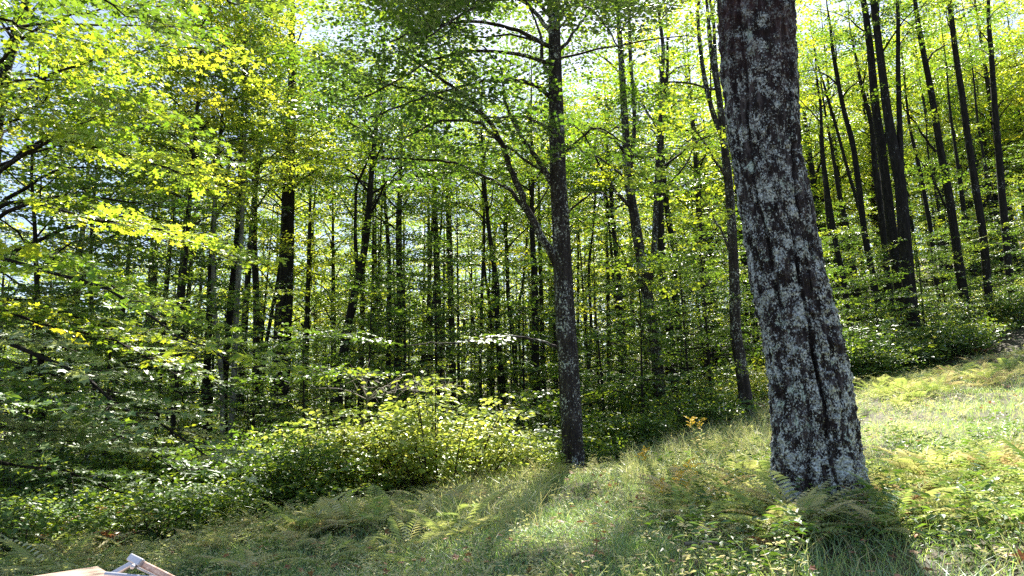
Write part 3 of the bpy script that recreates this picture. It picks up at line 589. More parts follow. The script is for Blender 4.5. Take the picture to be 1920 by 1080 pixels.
bough_tree('maple at the left edge with a yellow-lit bough pointing right towards the black trunk', (-8.6, 10.9), 10.0, [
    dict(pts=pp((40, 390, 10.2), (150, 405, 10.0), (260, 420, 9.8), (350, 450, 9.6), (445, 492, 9.4)), mat=M_leafy),
    dict(pts=pp((30, 300, 10.0), (90, 262, 9.8), (190, 218, 9.6), (240, 205, 9.5), (310, 245, 9.3), (380, 300, 9.2)), mat=M_leaf, r=.03, start=.35),
    dict(pts=pp((30, 300, 9.6), (95, 262, 9.4), (200, 275, 9.2), (270, 300, 9.1), (350, 325, 9.0)), mat=M_leafy, r=.03, start=.35),
    dict(pts=pp((-60, 240, 9.0), (0, 230, 8.9), (60, 203, 8.8), (120, 172, 8.7)), mat=M_leaf, r=.035, start=.45),
    dict(pts=pp((40, 480, 9.6), (150, 510, 9.4), (250, 560, 9.3)), mat=M_leaf),
    dict(pts=pp((20, 560, 11), (150, 600, 11.2), (280, 640, 11.4), (390, 640, 11.5)), mat=M_leafd),
    dict(pts=pp((20, 690, 11.2), (150, 720, 11.2), (300, 760, 11.3)), mat=M_leafd),
    dict(pts=pp((60, 160, 10.4), (190, 110, 10.4), (330, 90, 10.4), (430, 110, 10.4)), mat=M_leafy, r=.03),
    dict(pts=pp((60, 60, 10.4), (190, 20, 10.4), (330, 10, 10.4)), mat=M_leaf, r=.03),
    ], fill=8, zlo=4.6)
bough_tree('tree beyond the frame whose dark twigs hang from the very top left corner', (-4.6, 5.4), 7.4, [
    dict(pts=pp((-60, -60, 6.0), (40, -60, 6.2), (140, -40, 6.3), (240, 30, 6.4)), mat=M_leafd, leaf=.085),
    dict(pts=pp((120, -140, 6.4), (280, -90, 6.5), (380, -40, 6.6), (450, 20, 6.6)), mat=M_leafd, leaf=.085, start=.5),
    dict(pts=pp((-100, 20, 6.4), (-20, 30, 6.6), (60, 60, 6.7)), mat=M_leaf, leaf=.085),
    ], fill=0, zlo=5)

# ------------------------------------------------------------------ library plants: saplings, background trees, shrubs
def lib_tree(name, label, cat, Ht, r0, cb, nl, leaf, spread, el, sl, mat, leafmat, tpl, low=0, group=None, step=.42, start=.35):
    lean = rng.normal(0, .025*Ht, 2); q = smooth_poly([[0, 0, -.25], [lean[0]*.2, lean[1]*.2, Ht*.33], [lean[0]*.6, lean[1]*.6, Ht*.66], [lean[0], lean[1], Ht]], 24)
    rad = r0*(1-np.linspace(0, 1, 24)**1.3*.93); v, f = trunk_mesh(q, rad, 8, mat, .5); root = empty(name, (0, 0, 0), label, cat, group)
    lv, tb, tt = Leaves(), Tubes(), Tubes(); crown_limbs(q, rad, cb, Ht-.1, nl, leaf, lv, tb, tt, spread, el, sl, step, start=start)
    tv, tf = tb.arrays(); link('trunk', mesh_np('trunk', np.vstack([v, tv]), [np.vstack([f, tf+len(v)])], mats=[mat], smooth=True), root)
    finish(root, lv, tt, leafmat, tpl); return root
# saplings: layered, spreading, green
sap = [lib_tree('maple_sapling', '', 'sapling', Ht, .016+.005*Ht, .5 if Ht < 4 else 1.4, int(4+Ht*2.1), .10, .9+.16*Ht, (-4, 22), (.55, 1.05), M_bark, M_leafd, T_OV, step=.36, start=.25) for Ht in (2.4, 3.6, 4.8, 6.2, 7.4)]
far = [lib_tree('maple_tree', '', 'tree', Ht, .09+.006*Ht, Ht*cbf, 17, .17, 2.8, (20, 55), (1.0, 1.7), M_bark, lm, T_RH, step=.5) for Ht, cbf, lm in ((13, .36, M_leaf), (14.5, .42, M_leafy), (11, .25, M_leaf), (13.5, .28, M_leafy))]

slim = [lib_tree('maple_tree', '', 'tree', Ht, r_, Ht*.62, 8, .14, 1.9, (25, 60), (.9, 1.4), M_bark, lm, T_RH, step=.5) for Ht, r_, lm in ((13, .12, M_leaf), (14.5, .15, M_leafy), (12, .09, M_leaf))]

used = {}
def place(lib, x, y, s, label, group, dz=0.0):
    """the first use of a library plant moves the plant itself, later uses copy it"""
    loc = (x, y, Hs(x, y)+dz); rz = U(0, 6.28); sc3 = (s, s, s*U(.9, 1.1))
    if lib.name not in used:
        used[lib.name] = 1; lib.location = loc; lib.rotation_euler = (0, 0, rz); lib.scale = sc3; lib['label'] = label; lib['group'] = group; return lib
    return copy_tree(lib, loc, rz, sc3, label, group)
def wx(px, Y): return P(px, 700, Y)[0]

# saplings one can point to
for px, Y, k, s, lab in [
    (575, 13.0, 0, 1.05, 'small sapling with yellow-green top leaves, left of the bright bush'),
    (690, 17.0, 2, .9, 'layered green sapling behind the dead twigs above the bush'),
    (820, 18.0, 3, .85, 'broad layered sapling under the low dead limb'),
    (980, 19.5, 2, 1.0, 'layered sapling just left of the middle maple'),
    (1130, 17.5, 1, 1.1, 'dark green sapling just right of the middle maple foot'),
    (1200, 15.8, 1, 1.0, 'deep green sapling in the shade in front of the forked maple'),
    (1290, 16.8, 2, .85, 'large-leaved sapling between the forked maple and the edge trunk'),
    (1330, 20.0, 3, .9, 'sunlit sapling in the gap left of the huge lichened trunk'),
    (1440, 19.0, 2, .9, 'sapling seen half behind the huge lichened trunk'),
    (1600, 22.5, 1, 1.1, 'sunlit sapling right behind the huge lichened trunk'),
    (1655, 21.0, 0, 1.1, 'low sapling with white-glinting leaves below the black trio'),
    (1745, 22.0, 1, .9, 'sapling with pale lit top leaves right of the black trio'),
    (1790, 24.5, 2, .8, 'sapling between the leaning trunks on the right'),
    (1880, 24.0, 1, 1.0, 'sapling at the right edge above the lit ferns'),
    (330, 14.0, 1, 1.2, 'dark sapling in front of the left trunk clump'),
    (480, 14.5, 1, .95, 'dark green sapling below the thick black trunk'),
    (210, 12.5, 2, .9, 'shaded sapling below the drooping boughs on the left'),
    (60, 11.5, 2, .85, 'shaded sapling at the far left edge'),
    (130, 16.0, 3, 1.0, 'tall leafy sapling behind the far left boughs'),
    (760, 20.0, 4, 1.0, 'tall layered sapling over the dead twigs behind the bush'),
    (860, 21.5, 4, 1.0, 'tall leafy sapling behind the right side of the bush'),
    (1105, 21.0, 3, 1.0, 'leafy sapling between the middle maple and the forked maple'),
    (300, 17.5, 4, 1.0, 'tall green sapling left of the pale stems'),
    (1330, 18.0, 1, 1.2, 'broad shaded sapling left of the field-edge trunk')]:
    place(sap[k], wx(px, Y), Y, s, lab, 'maple saplings')
reg = lambda x, y: ('left' if x/y < -.28 else 'middle' if x/y < .16 else 'right')
r2 = np.random.default_rng(21); n = 0; spots = []
while n < 170:
    Y = 19+r2.random()**.8*38; x = (r2.random()*1.75-.88)*Y*.95
    if Y < edge_y(x)+2.0 or any((x-a)**2+(Y-b)**2 < 1.5 for a, b in spots): continue
    spots.append((x, Y)); n += 1; k = r2.integers(0, 5) if Y > 26 else r2.integers(0, 3)
    rg = reg(x, Y); dp = 'near the woodland edge' if Y < 26 else 'deep in the woods'
    place(sap[k], x, Y, .8+r2.random()*.4, f'layered green sapling {dp} in the {rg} third of the photo', f'saplings {dp}, {rg}')
n = 0; tsp = [tuple(o.location[:2]) for o in protos]
while n < 128:
    Y = 27+r2.random()**.9*48; x = (r2.random()*1.8-.9)*Y*.95
    if any((x-a)**2+(Y-b)**2 < 4.0 for a, b in tsp) or (x/Y > .33 and Y < 39) or (-3 < x < 1.5 and Y < 30): continue
    tsp.append((x, Y)); n += 1; k = r2.integers(0, 4); rg = reg(x, Y); dp = 'behind the named trunks' if Y < 45 else 'at the far back of the woods'
    place(far[k], x, Y, .85+r2.random()*.35, f'slim dark maple {dp} in the {rg} third of the photo', f'maples {dp}, {rg}')

n = 0
while n < 46:
    Y = 39+r2.random()*24; x = r2.uniform(.25, .92)*Y
    if any((x-a)**2+(Y-b)**2 < 3.0 for a, b in tsp): continue
    tsp.append((x, Y)); n += 1
    place(far[r2.choice([1, 3, 3, 0])], x, Y, r2.uniform(1.1, 1.45), 'tall yellow-green maple up the slope behind the trunks', 'maples up the slope')
n = 0
while n < 80:
    Y = 25+r2.random()**.8*24; x = r2.uniform(-.5, .68)*Y
    if any((x-a)**2+(Y-b)**2 < 1.6 for a, b in tsp) or (x/Y > .3 and Y < 35): continue
    tsp.append((x, Y)); n += 1
    place(slim[r2.integers(0, 3)], x, Y, r2.uniform(.85, 1.2), 'slim bare-stemmed maple', 'slim bare-stemmed maples')
# the continuous far wood up the hill, one leafy mass
lv = Leaves(); k = 170000; yy = U(62, 105, k); xx = U(-.85, .85, k)*yy; hz = H(xx, yy) if k < 1000 else np.concatenate([H(xx[i:i+20000], yy[i:i+20000]) for i in range(0, k, 20000)])
ht = 13+2*np.sin(xx*.35)+1.5*np.sin(xx*.9+yy*.3); zz = rng.random(k)**1.1*ht; cl = np.sin(xx*1.1+zz*.7)*np.sin(zz*1.3+yy*.5)+np.sin(xx*.5-yy*.4)
kp = rng.random(k) < np.clip(.55+.4*cl, .1, 1); xx, yy, zz, hz = xx[kp], yy[kp], zz[kp], hz[kp]; k = len(xx)
lv.add(np.stack([xx, yy, hz+zz], 1), rng.normal(0, 1, (k, 3))-[0, 0, .4], ZU[None]*.8+rng.normal(0, .7, (k, 3)), U(.22, .42, k))
v, fs, at = lv.arrays(T_RH); o = link('far_woods', mesh_np('far_woods', v, fs, at, [M_leafy])); tag(o, 'yellow-green foliage of the distant wood behind the trunks', 'woods', kind='stuff')
# ------------------------------------------------------------------ bushes
def bush(label, x, y, wd, ht, ns, leaf, mat, dens=1.0, name='shrub', tpl=T_OV, group=None, up=1.0, asx=1.0):
    gz = Hs(x, y); off = np.array([x, y, gz]); root = empty(name, tuple(off), label, 'shrub', group); lv, tb, tt = Leaves(), Tubes(), Tubes()
    for i in range(ns):
        a = U(0, 6.28); rr = math.sqrt(rng.random())*wd*.5; h = ht*U(.55, 1.12)*(1-.35*(rr/(wd*.5))**2)
        tip = np.array([math.cos(a)*rr*asx, math.sin(a)*rr, h]); b = np.array([math.cos(a)*rr*.45*asx, math.sin(a)*rr*.45, -.1])
        q = smooth_poly([b, b*.5+tip*.5+[0, 0, h*.12], tip], 7)+off; tb.add(q, np.linspace(.012, .004, 7), 4)
        for t in np.linspace(.15, 1, max(3, int(7*dens))):
            p = np.array([np.interp(t*6, np.arange(7), q[:, j_]) for j_ in range(3)]); d = unit([rng.normal(), rng.normal(), U(-.1, .7)*up]); spray(lv, tt, p, d, U(.3, .55), leaf, .2, .003, fine=False, jit=.42, space=.5)
    a, b = tb.arrays(); link('stems', mesh_np('stems', a-off, [b], mats=[M_twig], smooth=True), root).name = 'stem'
    finish(root, lv, tt, mat, tpl, 'foliage', off); return root
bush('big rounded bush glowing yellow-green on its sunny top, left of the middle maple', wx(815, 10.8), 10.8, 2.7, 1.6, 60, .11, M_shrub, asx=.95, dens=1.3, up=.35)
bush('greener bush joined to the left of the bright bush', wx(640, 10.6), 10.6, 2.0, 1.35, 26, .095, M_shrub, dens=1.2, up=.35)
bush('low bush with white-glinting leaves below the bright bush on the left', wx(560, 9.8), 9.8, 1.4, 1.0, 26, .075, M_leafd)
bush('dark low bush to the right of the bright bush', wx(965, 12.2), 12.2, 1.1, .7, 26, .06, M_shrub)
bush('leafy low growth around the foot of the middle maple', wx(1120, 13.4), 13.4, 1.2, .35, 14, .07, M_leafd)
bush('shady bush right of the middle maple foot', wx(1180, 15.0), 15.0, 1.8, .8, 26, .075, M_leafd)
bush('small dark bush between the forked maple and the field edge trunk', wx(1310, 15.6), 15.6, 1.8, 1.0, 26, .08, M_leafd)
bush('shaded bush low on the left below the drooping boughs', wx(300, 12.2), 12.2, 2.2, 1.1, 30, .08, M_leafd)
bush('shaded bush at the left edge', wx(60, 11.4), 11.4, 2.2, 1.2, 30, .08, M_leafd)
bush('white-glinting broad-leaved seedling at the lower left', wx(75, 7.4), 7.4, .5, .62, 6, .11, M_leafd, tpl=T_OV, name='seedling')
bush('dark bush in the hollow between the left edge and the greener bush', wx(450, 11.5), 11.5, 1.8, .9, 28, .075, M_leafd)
bush('lit leafy clump at the foot of the black trio', wx(1690, 20.5), 20.5, 2.6, 1.1, 30, .10, M_leafd)
bush('lit leafy clump below the leaning trunks on the right', wx(1800, 21.5), 21.5, 2.6, 1.0, 30, .10, M_leafd)
bush('leafy clump right behind the huge trunk at the field edge', wx(1620, 18.8), 18.8, 2.2, .9, 26, .09, M_leafd)

for px, Y, h, lab in ((1640, 20.5, 1.5, 'pale sunlit leafy sapling clump just right of the huge trunk'), (1730, 21.0, 1.3, 'pale sunlit leafy clump right below the black trio'), (1775, 23.5, 1.8, 'taller pale leafy clump between the black trio and the leaning trunk'), (1860, 23.0, 1.4, 'sunlit leafy clump below the leaning trunks near the right edge'), (1910, 25.0, 1.2, 'sunlit leafy clump at the right edge up the slope'), (1600, 22.5, 1.7, 'sunlit tall leafy clump hard against the right side of the huge trunk')):
    bush(lab, wx(px, Y), Y, 2.0, h, 14, .13, M_sunpale, 1.0, up=.3)
# forest shrub layer
lib_sh = []
for i, (wd, ht, m_) in enumerate([(1.6, .8, M_leafd), (1.3, 1.2, M_leafd), (1.8, .6, M_shrub), (1.7, 1.1, M_shrub)]):
    o = bush('', 0, 0, wd, ht, 20, .10, m_, .8, tpl=T_RH); lib_sh.append(o)
n = 0; ssp = []
while n < 130:
    Y = (13 if n > 14 else 7)+r2.random()**.9*(30 if n > 14 else 4); x = (r2.random()*1.75-.88)*Y*.9 if n > 14 else -r2.uniform(.25, .68)*Y
    if Y < edge_y(x)+.3 or any((x-a)**2+(Y-b)**2 < (.8 if n > 14 else .3) for a, b in ssp): continue
    ssp.append((x, Y)); n += 1; rg = reg(x, Y); dp = 'along the woodland edge' if Y < 22 else 'further into the woods'
    place(lib_sh[r2.integers(0, 3) if n > 15 else 0], x, Y, (.8 if n > 15 else .45)+r2.random()*(.5 if n > 15 else .25), f'low leafy shrub on the forest floor {dp}, {rg} third of the photo', f'forest floor shrubs {dp}, {rg}')

for i in range(46):
    Y = r2.uniform(19.5, 31); px = r2.uniform(1590, 1950); x = wx(px, Y)
    place(lib_sh[r2.choice([0, 1, 2, 2, 3])], x, max(Y, edge_y(x)+.2), r2.uniform(.8, 1.3), 'low leafy shrub under the leaning trunks up the slope', 'shrubs under the trunks up the slope')

# ------------------------------------------------------------------ ferns
def fern_leaves(lv, tb, o, nf, L, rise=.9, pin=18, wid=1.0):
    for i in range(nf):
        a = i*2.4+U(-.4, .4); el = R(U(35, 72))*rise; h = np.array([math.cos(a), math.sin(a), 0]); l = L*U(.7, 1.1)
        t = np.linspace(0, 1, 8); ang = el-t*R(U(45, 85)); dl = np.gradient(t)*l
        pts = o+np.cumsum((h[None]*np.cos(ang)[:, None]+ZU[None]*np.sin(ang)[:, None])*dl[:, None], 0)-0; 
        if tb is not None: tb.add(pts, np.linspace(.0035, .0012, 8), 3)
        u = np.linspace(.14, 1, pin); c = np.stack([np.interp(u, t, pts[:, j]) for j in range(3)], 1); tg = unit(np.gradient(c, axis=0)); sd_ = unit(np.cross(tg, ZU)+1e-4); nn = np.cross(sd_, tg)
        pl = l*.20*wid*np.sin(np.clip(u*1.0+.18, 0, 1)**.8*math.pi)**.7+.008
        tw = rng.normal(0, .1)
        for s in (1, -1):
            d = unit(sd_*s*1.0+tg*.42+nn*(.08+tw*s)); lv.add(c, d, nn+rng.normal(0, .18, (pin, 3)), pl*U(.85, 1.1, pin), np.maximum(l/pin*.58, .008)*np.ones(pin), r=np.clip(U(0, 1)*.7+U(0, .3, pin), 0, 1))
def fern(label, nf, L, mat, rise=.9, pin=18, wid=1.0):
    root = empty('fern', (0, 0, 0), label, 'fern'); lv, tb = Leaves(), Tubes(); fern_leaves(lv, tb, np.zeros(3), nf, L, rise, pin, wid)
    v, fs, at = lv.arrays(T_OV); tv, tf = tb.arrays(); nq = sum(len(f) for f in fs)
    me = mesh_np('fronds', np.vstack([v, tv]), fs+[tf+len(v)], np.concatenate([at, np.full(len(tf), .7)]), [mat, mat], np.zeros(nq+len(tf))); link('frond', me, root); return root
lib_f = [fern('', nf, L, M_fern, rise, 15) for nf, L, rise in ((8, .58, .9), (7, .66, 1.0), (10, .50, .8), (8, .74, .95), (6, .6, 1.1))]
lib_b = [fern('', nf, L, M_fernb, .9, 16) for nf, L in ((5, .45), (7, .4))]
def clear_front(x, y):
    u = proj(np.array([x, y, 1.2]))[0]; return not (y < 6.6 and 1430 < u < 1545)
def inv_ok(x, y):  # keep clear of the big trunk itself
    return (x-P(1530, 950, 6.2)[0])**2+(y-6.2)**2 > .16
groups = [((1480, 1420), (5.3, 6.0), 20, 'feathery fern in the patch below the huge lichened trunk'),
          ((1620, 1800), (5.2, 7.2), 38, 'feathery fern right of the foot of the huge trunk'),
          ((1800, 1960), (5.0, 7.4), 28, 'fern at the lower right corner of the photo'),
          ((1250, 1440), (6.0, 8.0), 24, 'fern just left of the foot of the huge trunk'),
          ((1180, 1420), (9.5, 14.5), 24, 'pale fern on the bank right of the middle maple'),
          ((1600, 1760), (13.5, 18.0), 22, 'sunlit pale fern on the slope right of the huge trunk'),
          ((1760, 1960), (14.5, 19.5), 28, 'sunlit pale fern on the slope near the right edge'),
          ((380, 620), (7.0, 8.8), 26, 'fern at the shade edge below the white-glinting bush'),
          ((60, 360), (6.6, 8.6), 22, 'fern in the lower left corner behind the boards'),
          ((400, 900), (6.3, 8.4), 30, 'fern among the weeds left of bottom centre'),
          ((640, 900), (8.6, 9.9), 22, 'fern fringe along the foot of the bright bush')]
for (a, b), (c, d), k, lab in groups:
    for i in range(k):
        for _ in range(20):
            Y = r2.uniform(c, d); x = wx(r2.uniform(min(a, b), max(a, b)), Y)
            if inv_ok(x, Y) and clear_front(x, Y): break
        place(lib_f[r2.integers(0, 5)], x, Y, r2.uniform(.7, 1.05)*(.6 if 'bank' in lab or 'shade' in lab or 'fringe' in lab else 1), lab, lab.replace('fern', 'ferns', 1))
for px, Y, lab in [(205, 7.6, 'red-brown dying fern behind the grey metal frame'), (260, 8.0, 'second rusty fern right of the red-brown one at the lower left'), (1735, 6.0, 'orange-brown withered fern right of the foot of the huge trunk'),
                   (1640, 5.6, 'brown withered fern just below the right of the huge trunk foot'), (1430, 5.4, 'brown fern below the left of the huge trunk'), (870, 9.3, 'rusty fern below the right of the bright bush'),
                   (985, 12.4, 'reddish fern in the shade left of the middle maple foot'), (1845, 20.5, 'orange fern at the woodland edge near the right edge'), (120, 8.9, 'brown bracken clump in the left shade'), (60, 9.4, 'brown fern at the far left in deep shade'), (230, 9.6, 'brown fern in deep shade behind the metal frame'), (330, 9.0, 'rusty fern in the dark hollow left of the white-glinting bush'), (160, 10.2, 'dead brown fern under the drooping left boughs'), (380, 10.4, 'dead reddish fern under the tip of the lowest bough'), (500, 9.2, 'rusty fern just below the white-glinting bush'), (420, 9.6, 'dull red fern in the dark hollow')]:
    place(lib_b[r2.integers(0, 2)], wx(px, Y), Y, 1.1, lab, 'withered brown ferns')
# the continuous fern and weed cover
lv, tb = Leaves(), Tubes(); n = 0
while n < 620:
    Y = r2.uniform(4.6, 20); x = r2.uniform(-.72, .78)*Y; e = edge_y(x)
    u_ = (960+F*(x/Y)*.98)
    lit = (Y > e-3.0 and Y < e+.4 and (u_ > 1140 or 760 < u_ < 1010)) or (Y > e-1.3 and Y < e+.3)
    if not lit and r2.random() < .97 or Y > e+1 or not inv_ok(x, Y): continue
    n += 1; fern_leaves(lv, None, np.array([x, Y, Hs(x, Y)]), int(r2.integers(4, 8)), r2.uniform(.22, .42), .95, 12)
v, fs, at = lv.arrays(T_RH); o = link('fern_cover', mesh_np('fern_cover', v, fs, at, [M_fern])); tag(o, 'feathery pale ferns covering the bank and slope', 'ferns', kind='stuff')

# ------------------------------------------------------------------ grass
def grass(nb, samp, hmin, hmax, wb, lay):
    x, y = samp(nb); z = H(x, y) if len(x) < 20000 else np.concatenate([H(x[i:i+20000], y[i:i+20000]) for i in range(0, len(x), 20000)])
    k = len(x); p = np.stack([x, y, z], 1); a = U(0, 6.283, k); b = U(0, 6.283, k); h = U(hmin, hmax, k)
    bend = np.stack([np.cos(a), np.sin(a), 0*a], 1); side = np.stack([np.cos(b), np.sin(b), 0*b], 1); ln = U(lay*.3, lay, k)[:, None]*h[:, None]; w_ = (wb*U(.6, 1.3, k))[:, None]
    m1 = p+bend*ln*.3+ZU*h[:, None]*.5; tp = p+bend*ln+ZU*h[:, None]*U(.55, 1, k)[:, None]
    v = np.stack([p-side*w_, p+side*w_, m1+side*w_*.8, m1-side*w_*.8, tp], 1).reshape(-1, 3); i = np.arange(k)[:, None]*5
    return v, i+np.array([[0, 1, 2, 3]]), i+np.array([[3, 2, 4]])
def samp_field(nb):
    y = 4.0+rng.random(nb)**1.6*16; x = (rng.random(nb)*1.6-.8)*y; k = y < edge_y(x)+.3
    c = np.sin(x*2.1+1)*np.cos(y*1.7)+np.sin(x*5.3)*np.sin(y*4.1)*.5
    px_ = 960+F*(x/y)*.98
    k &= (rng.random(nb) < np.clip(.75+.4*c, .2, 1)*np.where((px_ > 1230) & (y < 9), .22, 1)); return x[k], y[k]
v, q4, q3 = grass(260000, samp_field, .05, .17, .003, 1.4)
o = link('meadow_grass', mesh_np('meadow_grass', v, [q4, q3], np.tile(np.clip(rng.beta(2, 2.6, len(q4)), 0, 1), 2), [M_grass])); tag(o, 'matted blue-green meadow grass with dry straw blades', 'grass', kind='stuff')
v, q4, q3 = grass(9000, samp_field, .2, .42, .0018, .9)
o = link('tall_grass', mesh_np('tall_grass', v, [q4, q3], np.tile(U(.45, 1, len(q4)), 2), [M_grass])); tag(o, 'tall thin straw-coloured grass stalks', 'grass', kind='stuff')

def samp_bank(nb):
    u = rng.uniform(-.1, .36, nb); y = rng.uniform(7, 16.5, nb); x = u*y; e = edge_y(x); k = ((u > .14) | (u < .03)) & (y > e-4.5) & (y < e+.2) & (rng.random(nb) < np.clip(.6+.5*np.sin(x*3.3)*np.cos(y*2.1)+.2*np.sin(x*7+y*5), .05, 1)); return x[k], y[k]
v, q4, q3 = grass(24000, samp_bank, .2, .5, .0035, .8)
o = link('dry_grass', mesh_np('dry_grass', v, [q4, q3], np.tile(U(.55, 1, len(q4)), 2), [M_grass])); tag(o, 'dry cream grass heads on the bank left of the huge trunk', 'grass', kind='stuff')
def samp_right(nb):
    y = 4.4+rng.random(nb)*6.5; x = rng.uniform(.18, .75, nb)*y; k = inv_ok(x, y) & (rng.random(nb) < np.clip(.5+.6*np.sin(x*2.7+.5)*np.cos(y*2.3), .05, 1)); return x[k], y[k]
v, q4, q3 = grass(3500, samp_right, .2, .42, .0022, .9)
o = link('weedy_stalks', mesh_np('weedy_stalks', v, [q4, q3], np.tile(U(.3, 1, len(q4)), 2), [M_grass])); tag(o, 'uneven weedy stalks among the ferns round the huge trunk', 'weeds', kind='stuff')

# low weeds in the field and herbs on the forest floor
def herbs(nc, samp, leaf, hh, per, spreadr):
    lv = Leaves(); x, y = samp(nc); z = H(x, y); k = len(x)
    rep = np.repeat(np.arange(k), per); n_ = len(rep); a = U(0, 6.283, n_); hr = U(.0, 1, n_)
    hc = (U(.4, 1.0, k)*hh)[rep]; c = np.stack([x[rep], y[rep], z[rep]+hr*hc+.02], 1); d = np.stack([np.cos(a), np.sin(a), U(-.3, .5, n_)], 1)
    c += d*(U(0, spreadr, n_))[:, None]*[1, 1, .3]
    lv.add(c, d, ZU[None]+rng.normal(0, .4, (n_, 3)), leaf*U(.5, 1.2, n_), leaf*U(.35, .8, n_), r=np.clip(U(0, .6, k)[rep]+U(0, .4, n_), 0, 1)); return lv
def samp_weeds(nb):
    y = 4.2+rng.random(nb)**1.3*14; x = (rng.random(nb)*1.6-.8)*y; k = (y < edge_y(x)+.5); c = np.sin(x*1.3+2)*np.cos(y*1.1+1); k &= (rng.random(nb) < np.clip(.45+.5*c+.4*(y > edge_y(x)-2), 0, 1)); return x[k], y[k]
lv = herbs(3600, samp_weeds, .042, .30, 24, .07); lv.r = [r_*.62 for r_ in lv.r]; v, fs, at = lv.arrays(T_OV)
o = link('meadow_weeds', mesh_np('meadow_weeds', v, fs, at, [M_fern])); tag(o, 'low leafy weeds among the meadow grass', 'weeds', kind='stuff')
lv = herbs(520, samp_right, .075, .42, 26, .10); lv.r = [r_*.5 for r_ in lv.r]; v, fs, at = lv.arrays(T_OV)
o = link('tall_weeds', mesh_np('tall_weeds', v, fs, at, [M_leafd])); tag(o, 'leafy green weeds standing among the ferns round the huge trunk', 'weeds', kind='stuff')
def samp_woods(nb):
    y = 8+rng.random(nb)**1.1*44; x = (rng.random(nb)*1.7-.85)*y; k = y > edge_y(x)-.1; return x[k], y[k]
lv = herbs(17000, samp_woods, .11, .55, 16, .16); v, fs, at = lv.arrays(T_RH)
o = link('undergrowth', mesh_np('undergrowth', v, fs, at, [M_leafd])); tag(o, 'low green undergrowth covering the forest floor', 'undergrowth', kind='stuff')
# fallen leaves
x, y = samp_woods(16000); z = H(x, y)+.02; lv = Leaves(); k = len(x); a = U(0, 6.283, k)
lv.add(np.stack([x, y, z], 1), np.stack([np.cos(a), np.sin(a), U(-.1, .2, k)], 1), ZU[None]+rng.normal(0, .3, (k, 3)), U(.05, .11, k))
v, fs, at = lv.arrays(T_RH); o = link('fallen_leaves', mesh_np('fallen_leaves', v, fs, at, [M_fernb])); tag(o, 'brown fallen leaves on the forest floor', 'leaves', kind='stuff')

x, y = samp_field(2600); z = H(x, y)+.06; lv = Leaves(); k = len(x); a = U(0, 6.283, k)
lv.add(np.stack([x, y, z+U(0, .08, k)], 1), np.stack([np.cos(a), np.sin(a), U(-.2, .3, k)], 1), ZU[None]+rng.normal(0, .5, (k, 3)), U(.04, .08, k))
v, fs, at = lv.arrays(T_MP); o = link('meadow_fallen_leaves', mesh_np('meadow_fallen_leaves', v, fs, at, [M_fernb])); tag(o, 'scattered brown leaves caught in the meadow grass', 'leaves', kind='stuff')

# ------------------------------------------------------------------ goldenrod
def goldenrod(label, px, Y, h):
    x = wx(px, Y); gz = Hs(x, Y); root = empty('goldenrod', (x, Y, gz), label, 'wildflower'); tb = Tubes(); lv = Leaves(); fl = Leaves()
    for s in range(3):
        t = np.array([U(-.12, .12), U(-.12, .12), h*U(.8, 1)]); q = smooth_poly([[0, 0, 0], t*.5+[.01, 0, 0], t], 7); tb.add(q, np.linspace(.004, .002, 7), 4)
        m = 26; u = np.linspace(.15, .85, m); c = np.stack([np.interp(u, np.linspace(0, 1, 7), q[:, j]) for j in range(3)], 1); a = np.arange(m)*2.4
        lv.add(c, np.stack([np.cos(a), np.sin(a), .35+0*a], 1), ZU[None]+rng.normal(0, .2, (m, 3)), .09*(1.1-u*.6), .05*(1.1-u*.6))
        for b in range(6):
            a_ = U(0, 6.28); d = unit([math.cos(a_), math.sin(a_), .5]); L = U(.06, .12); k = 34; uu = U(.1, 1, k); cc = q[-1]-[0, 0, .02*b]+d*(uu*L)[:, None]+ZU*(.01*np.sin(uu*3))[:, None]
            fl.add(cc, rng.normal(0, 1, (k, 3))+ZU, rng.normal(0, 1, (k, 3)), .014*U(.7, 1.3, k))
    a, b = tb.arrays(); link('stem', mesh_np('stem', a, [b], mats=[M_grass]), root)
    v, fs, at = lv.arrays(T_OV); link('leaf_sprays', mesh_np('leaves', v, fs, at, [M_fern]), root).name = 'foliage'
    v, fs, at = fl.arrays(T_RH); link('flower_head', mesh_np('flower_head', v, fs, at, [M_flower]), root)
goldenrod('goldenrod with a bright yellow head at the field edge left of the huge trunk', 1303, 10.5, .85)
goldenrod('smaller goldenrod low in the grass left of the huge trunk', 1240, 6.6, .42)
goldenrod('goldenrod beside the foot of the huge trunk on its left', 1275, 7.2, .45)
goldenrod('goldenrod in the middle of the bank below the middle maple', 1215, 9.0, .5)

# ------------------------------------------------------------------ dead twigs above the bush
def dead(label, px, py, Y, n_, L):
    c = P(px, py, Y); gz = Hs(c[0], c[1]); off = np.array([c[0], c[1], gz]); tb = Tubes()
    tb.add(smooth_poly([off-[.3, 0, .1], off+[-.1, 0, (c[2]-gz)*.6], c], 8), np.linspace(.025, .012, 8), 6)
    for i in range(n_):
        a = U(-.2, 3.4); d = np.array([math.cos(a), U(-.5, .5), math.sin(a)*.6+.1]); l = L*U(.5, 1); q = smooth_poly([c, c+d*l*.5+rng.normal(0, .06, 3), c+d*l+rng.normal(0, .12, 3)-[0, 0, .15]], 8); tb.add(q, np.linspace(.010, .003, 8), 4)
        for t in (2, 4, 5, 6):
            tb.add(smooth_poly([q[t], q[t]+rng.normal(0, .1, 3)+d*.1, q[t]+rng.normal(0, .16, 3)+d*.22], 5), np.linspace(.005, .002, 5), 3)
    a, b = tb.arrays(); o = link('dead_branch', mesh_np('dead_branch', a-off, [b], mats=[M_dead], smooth=True)); o.location = off; tag(o, label, 'dead branch')
dead('tangle of bare bleached twigs standing above the bright bush', 690, 750, 12.3, 9, 1.0)
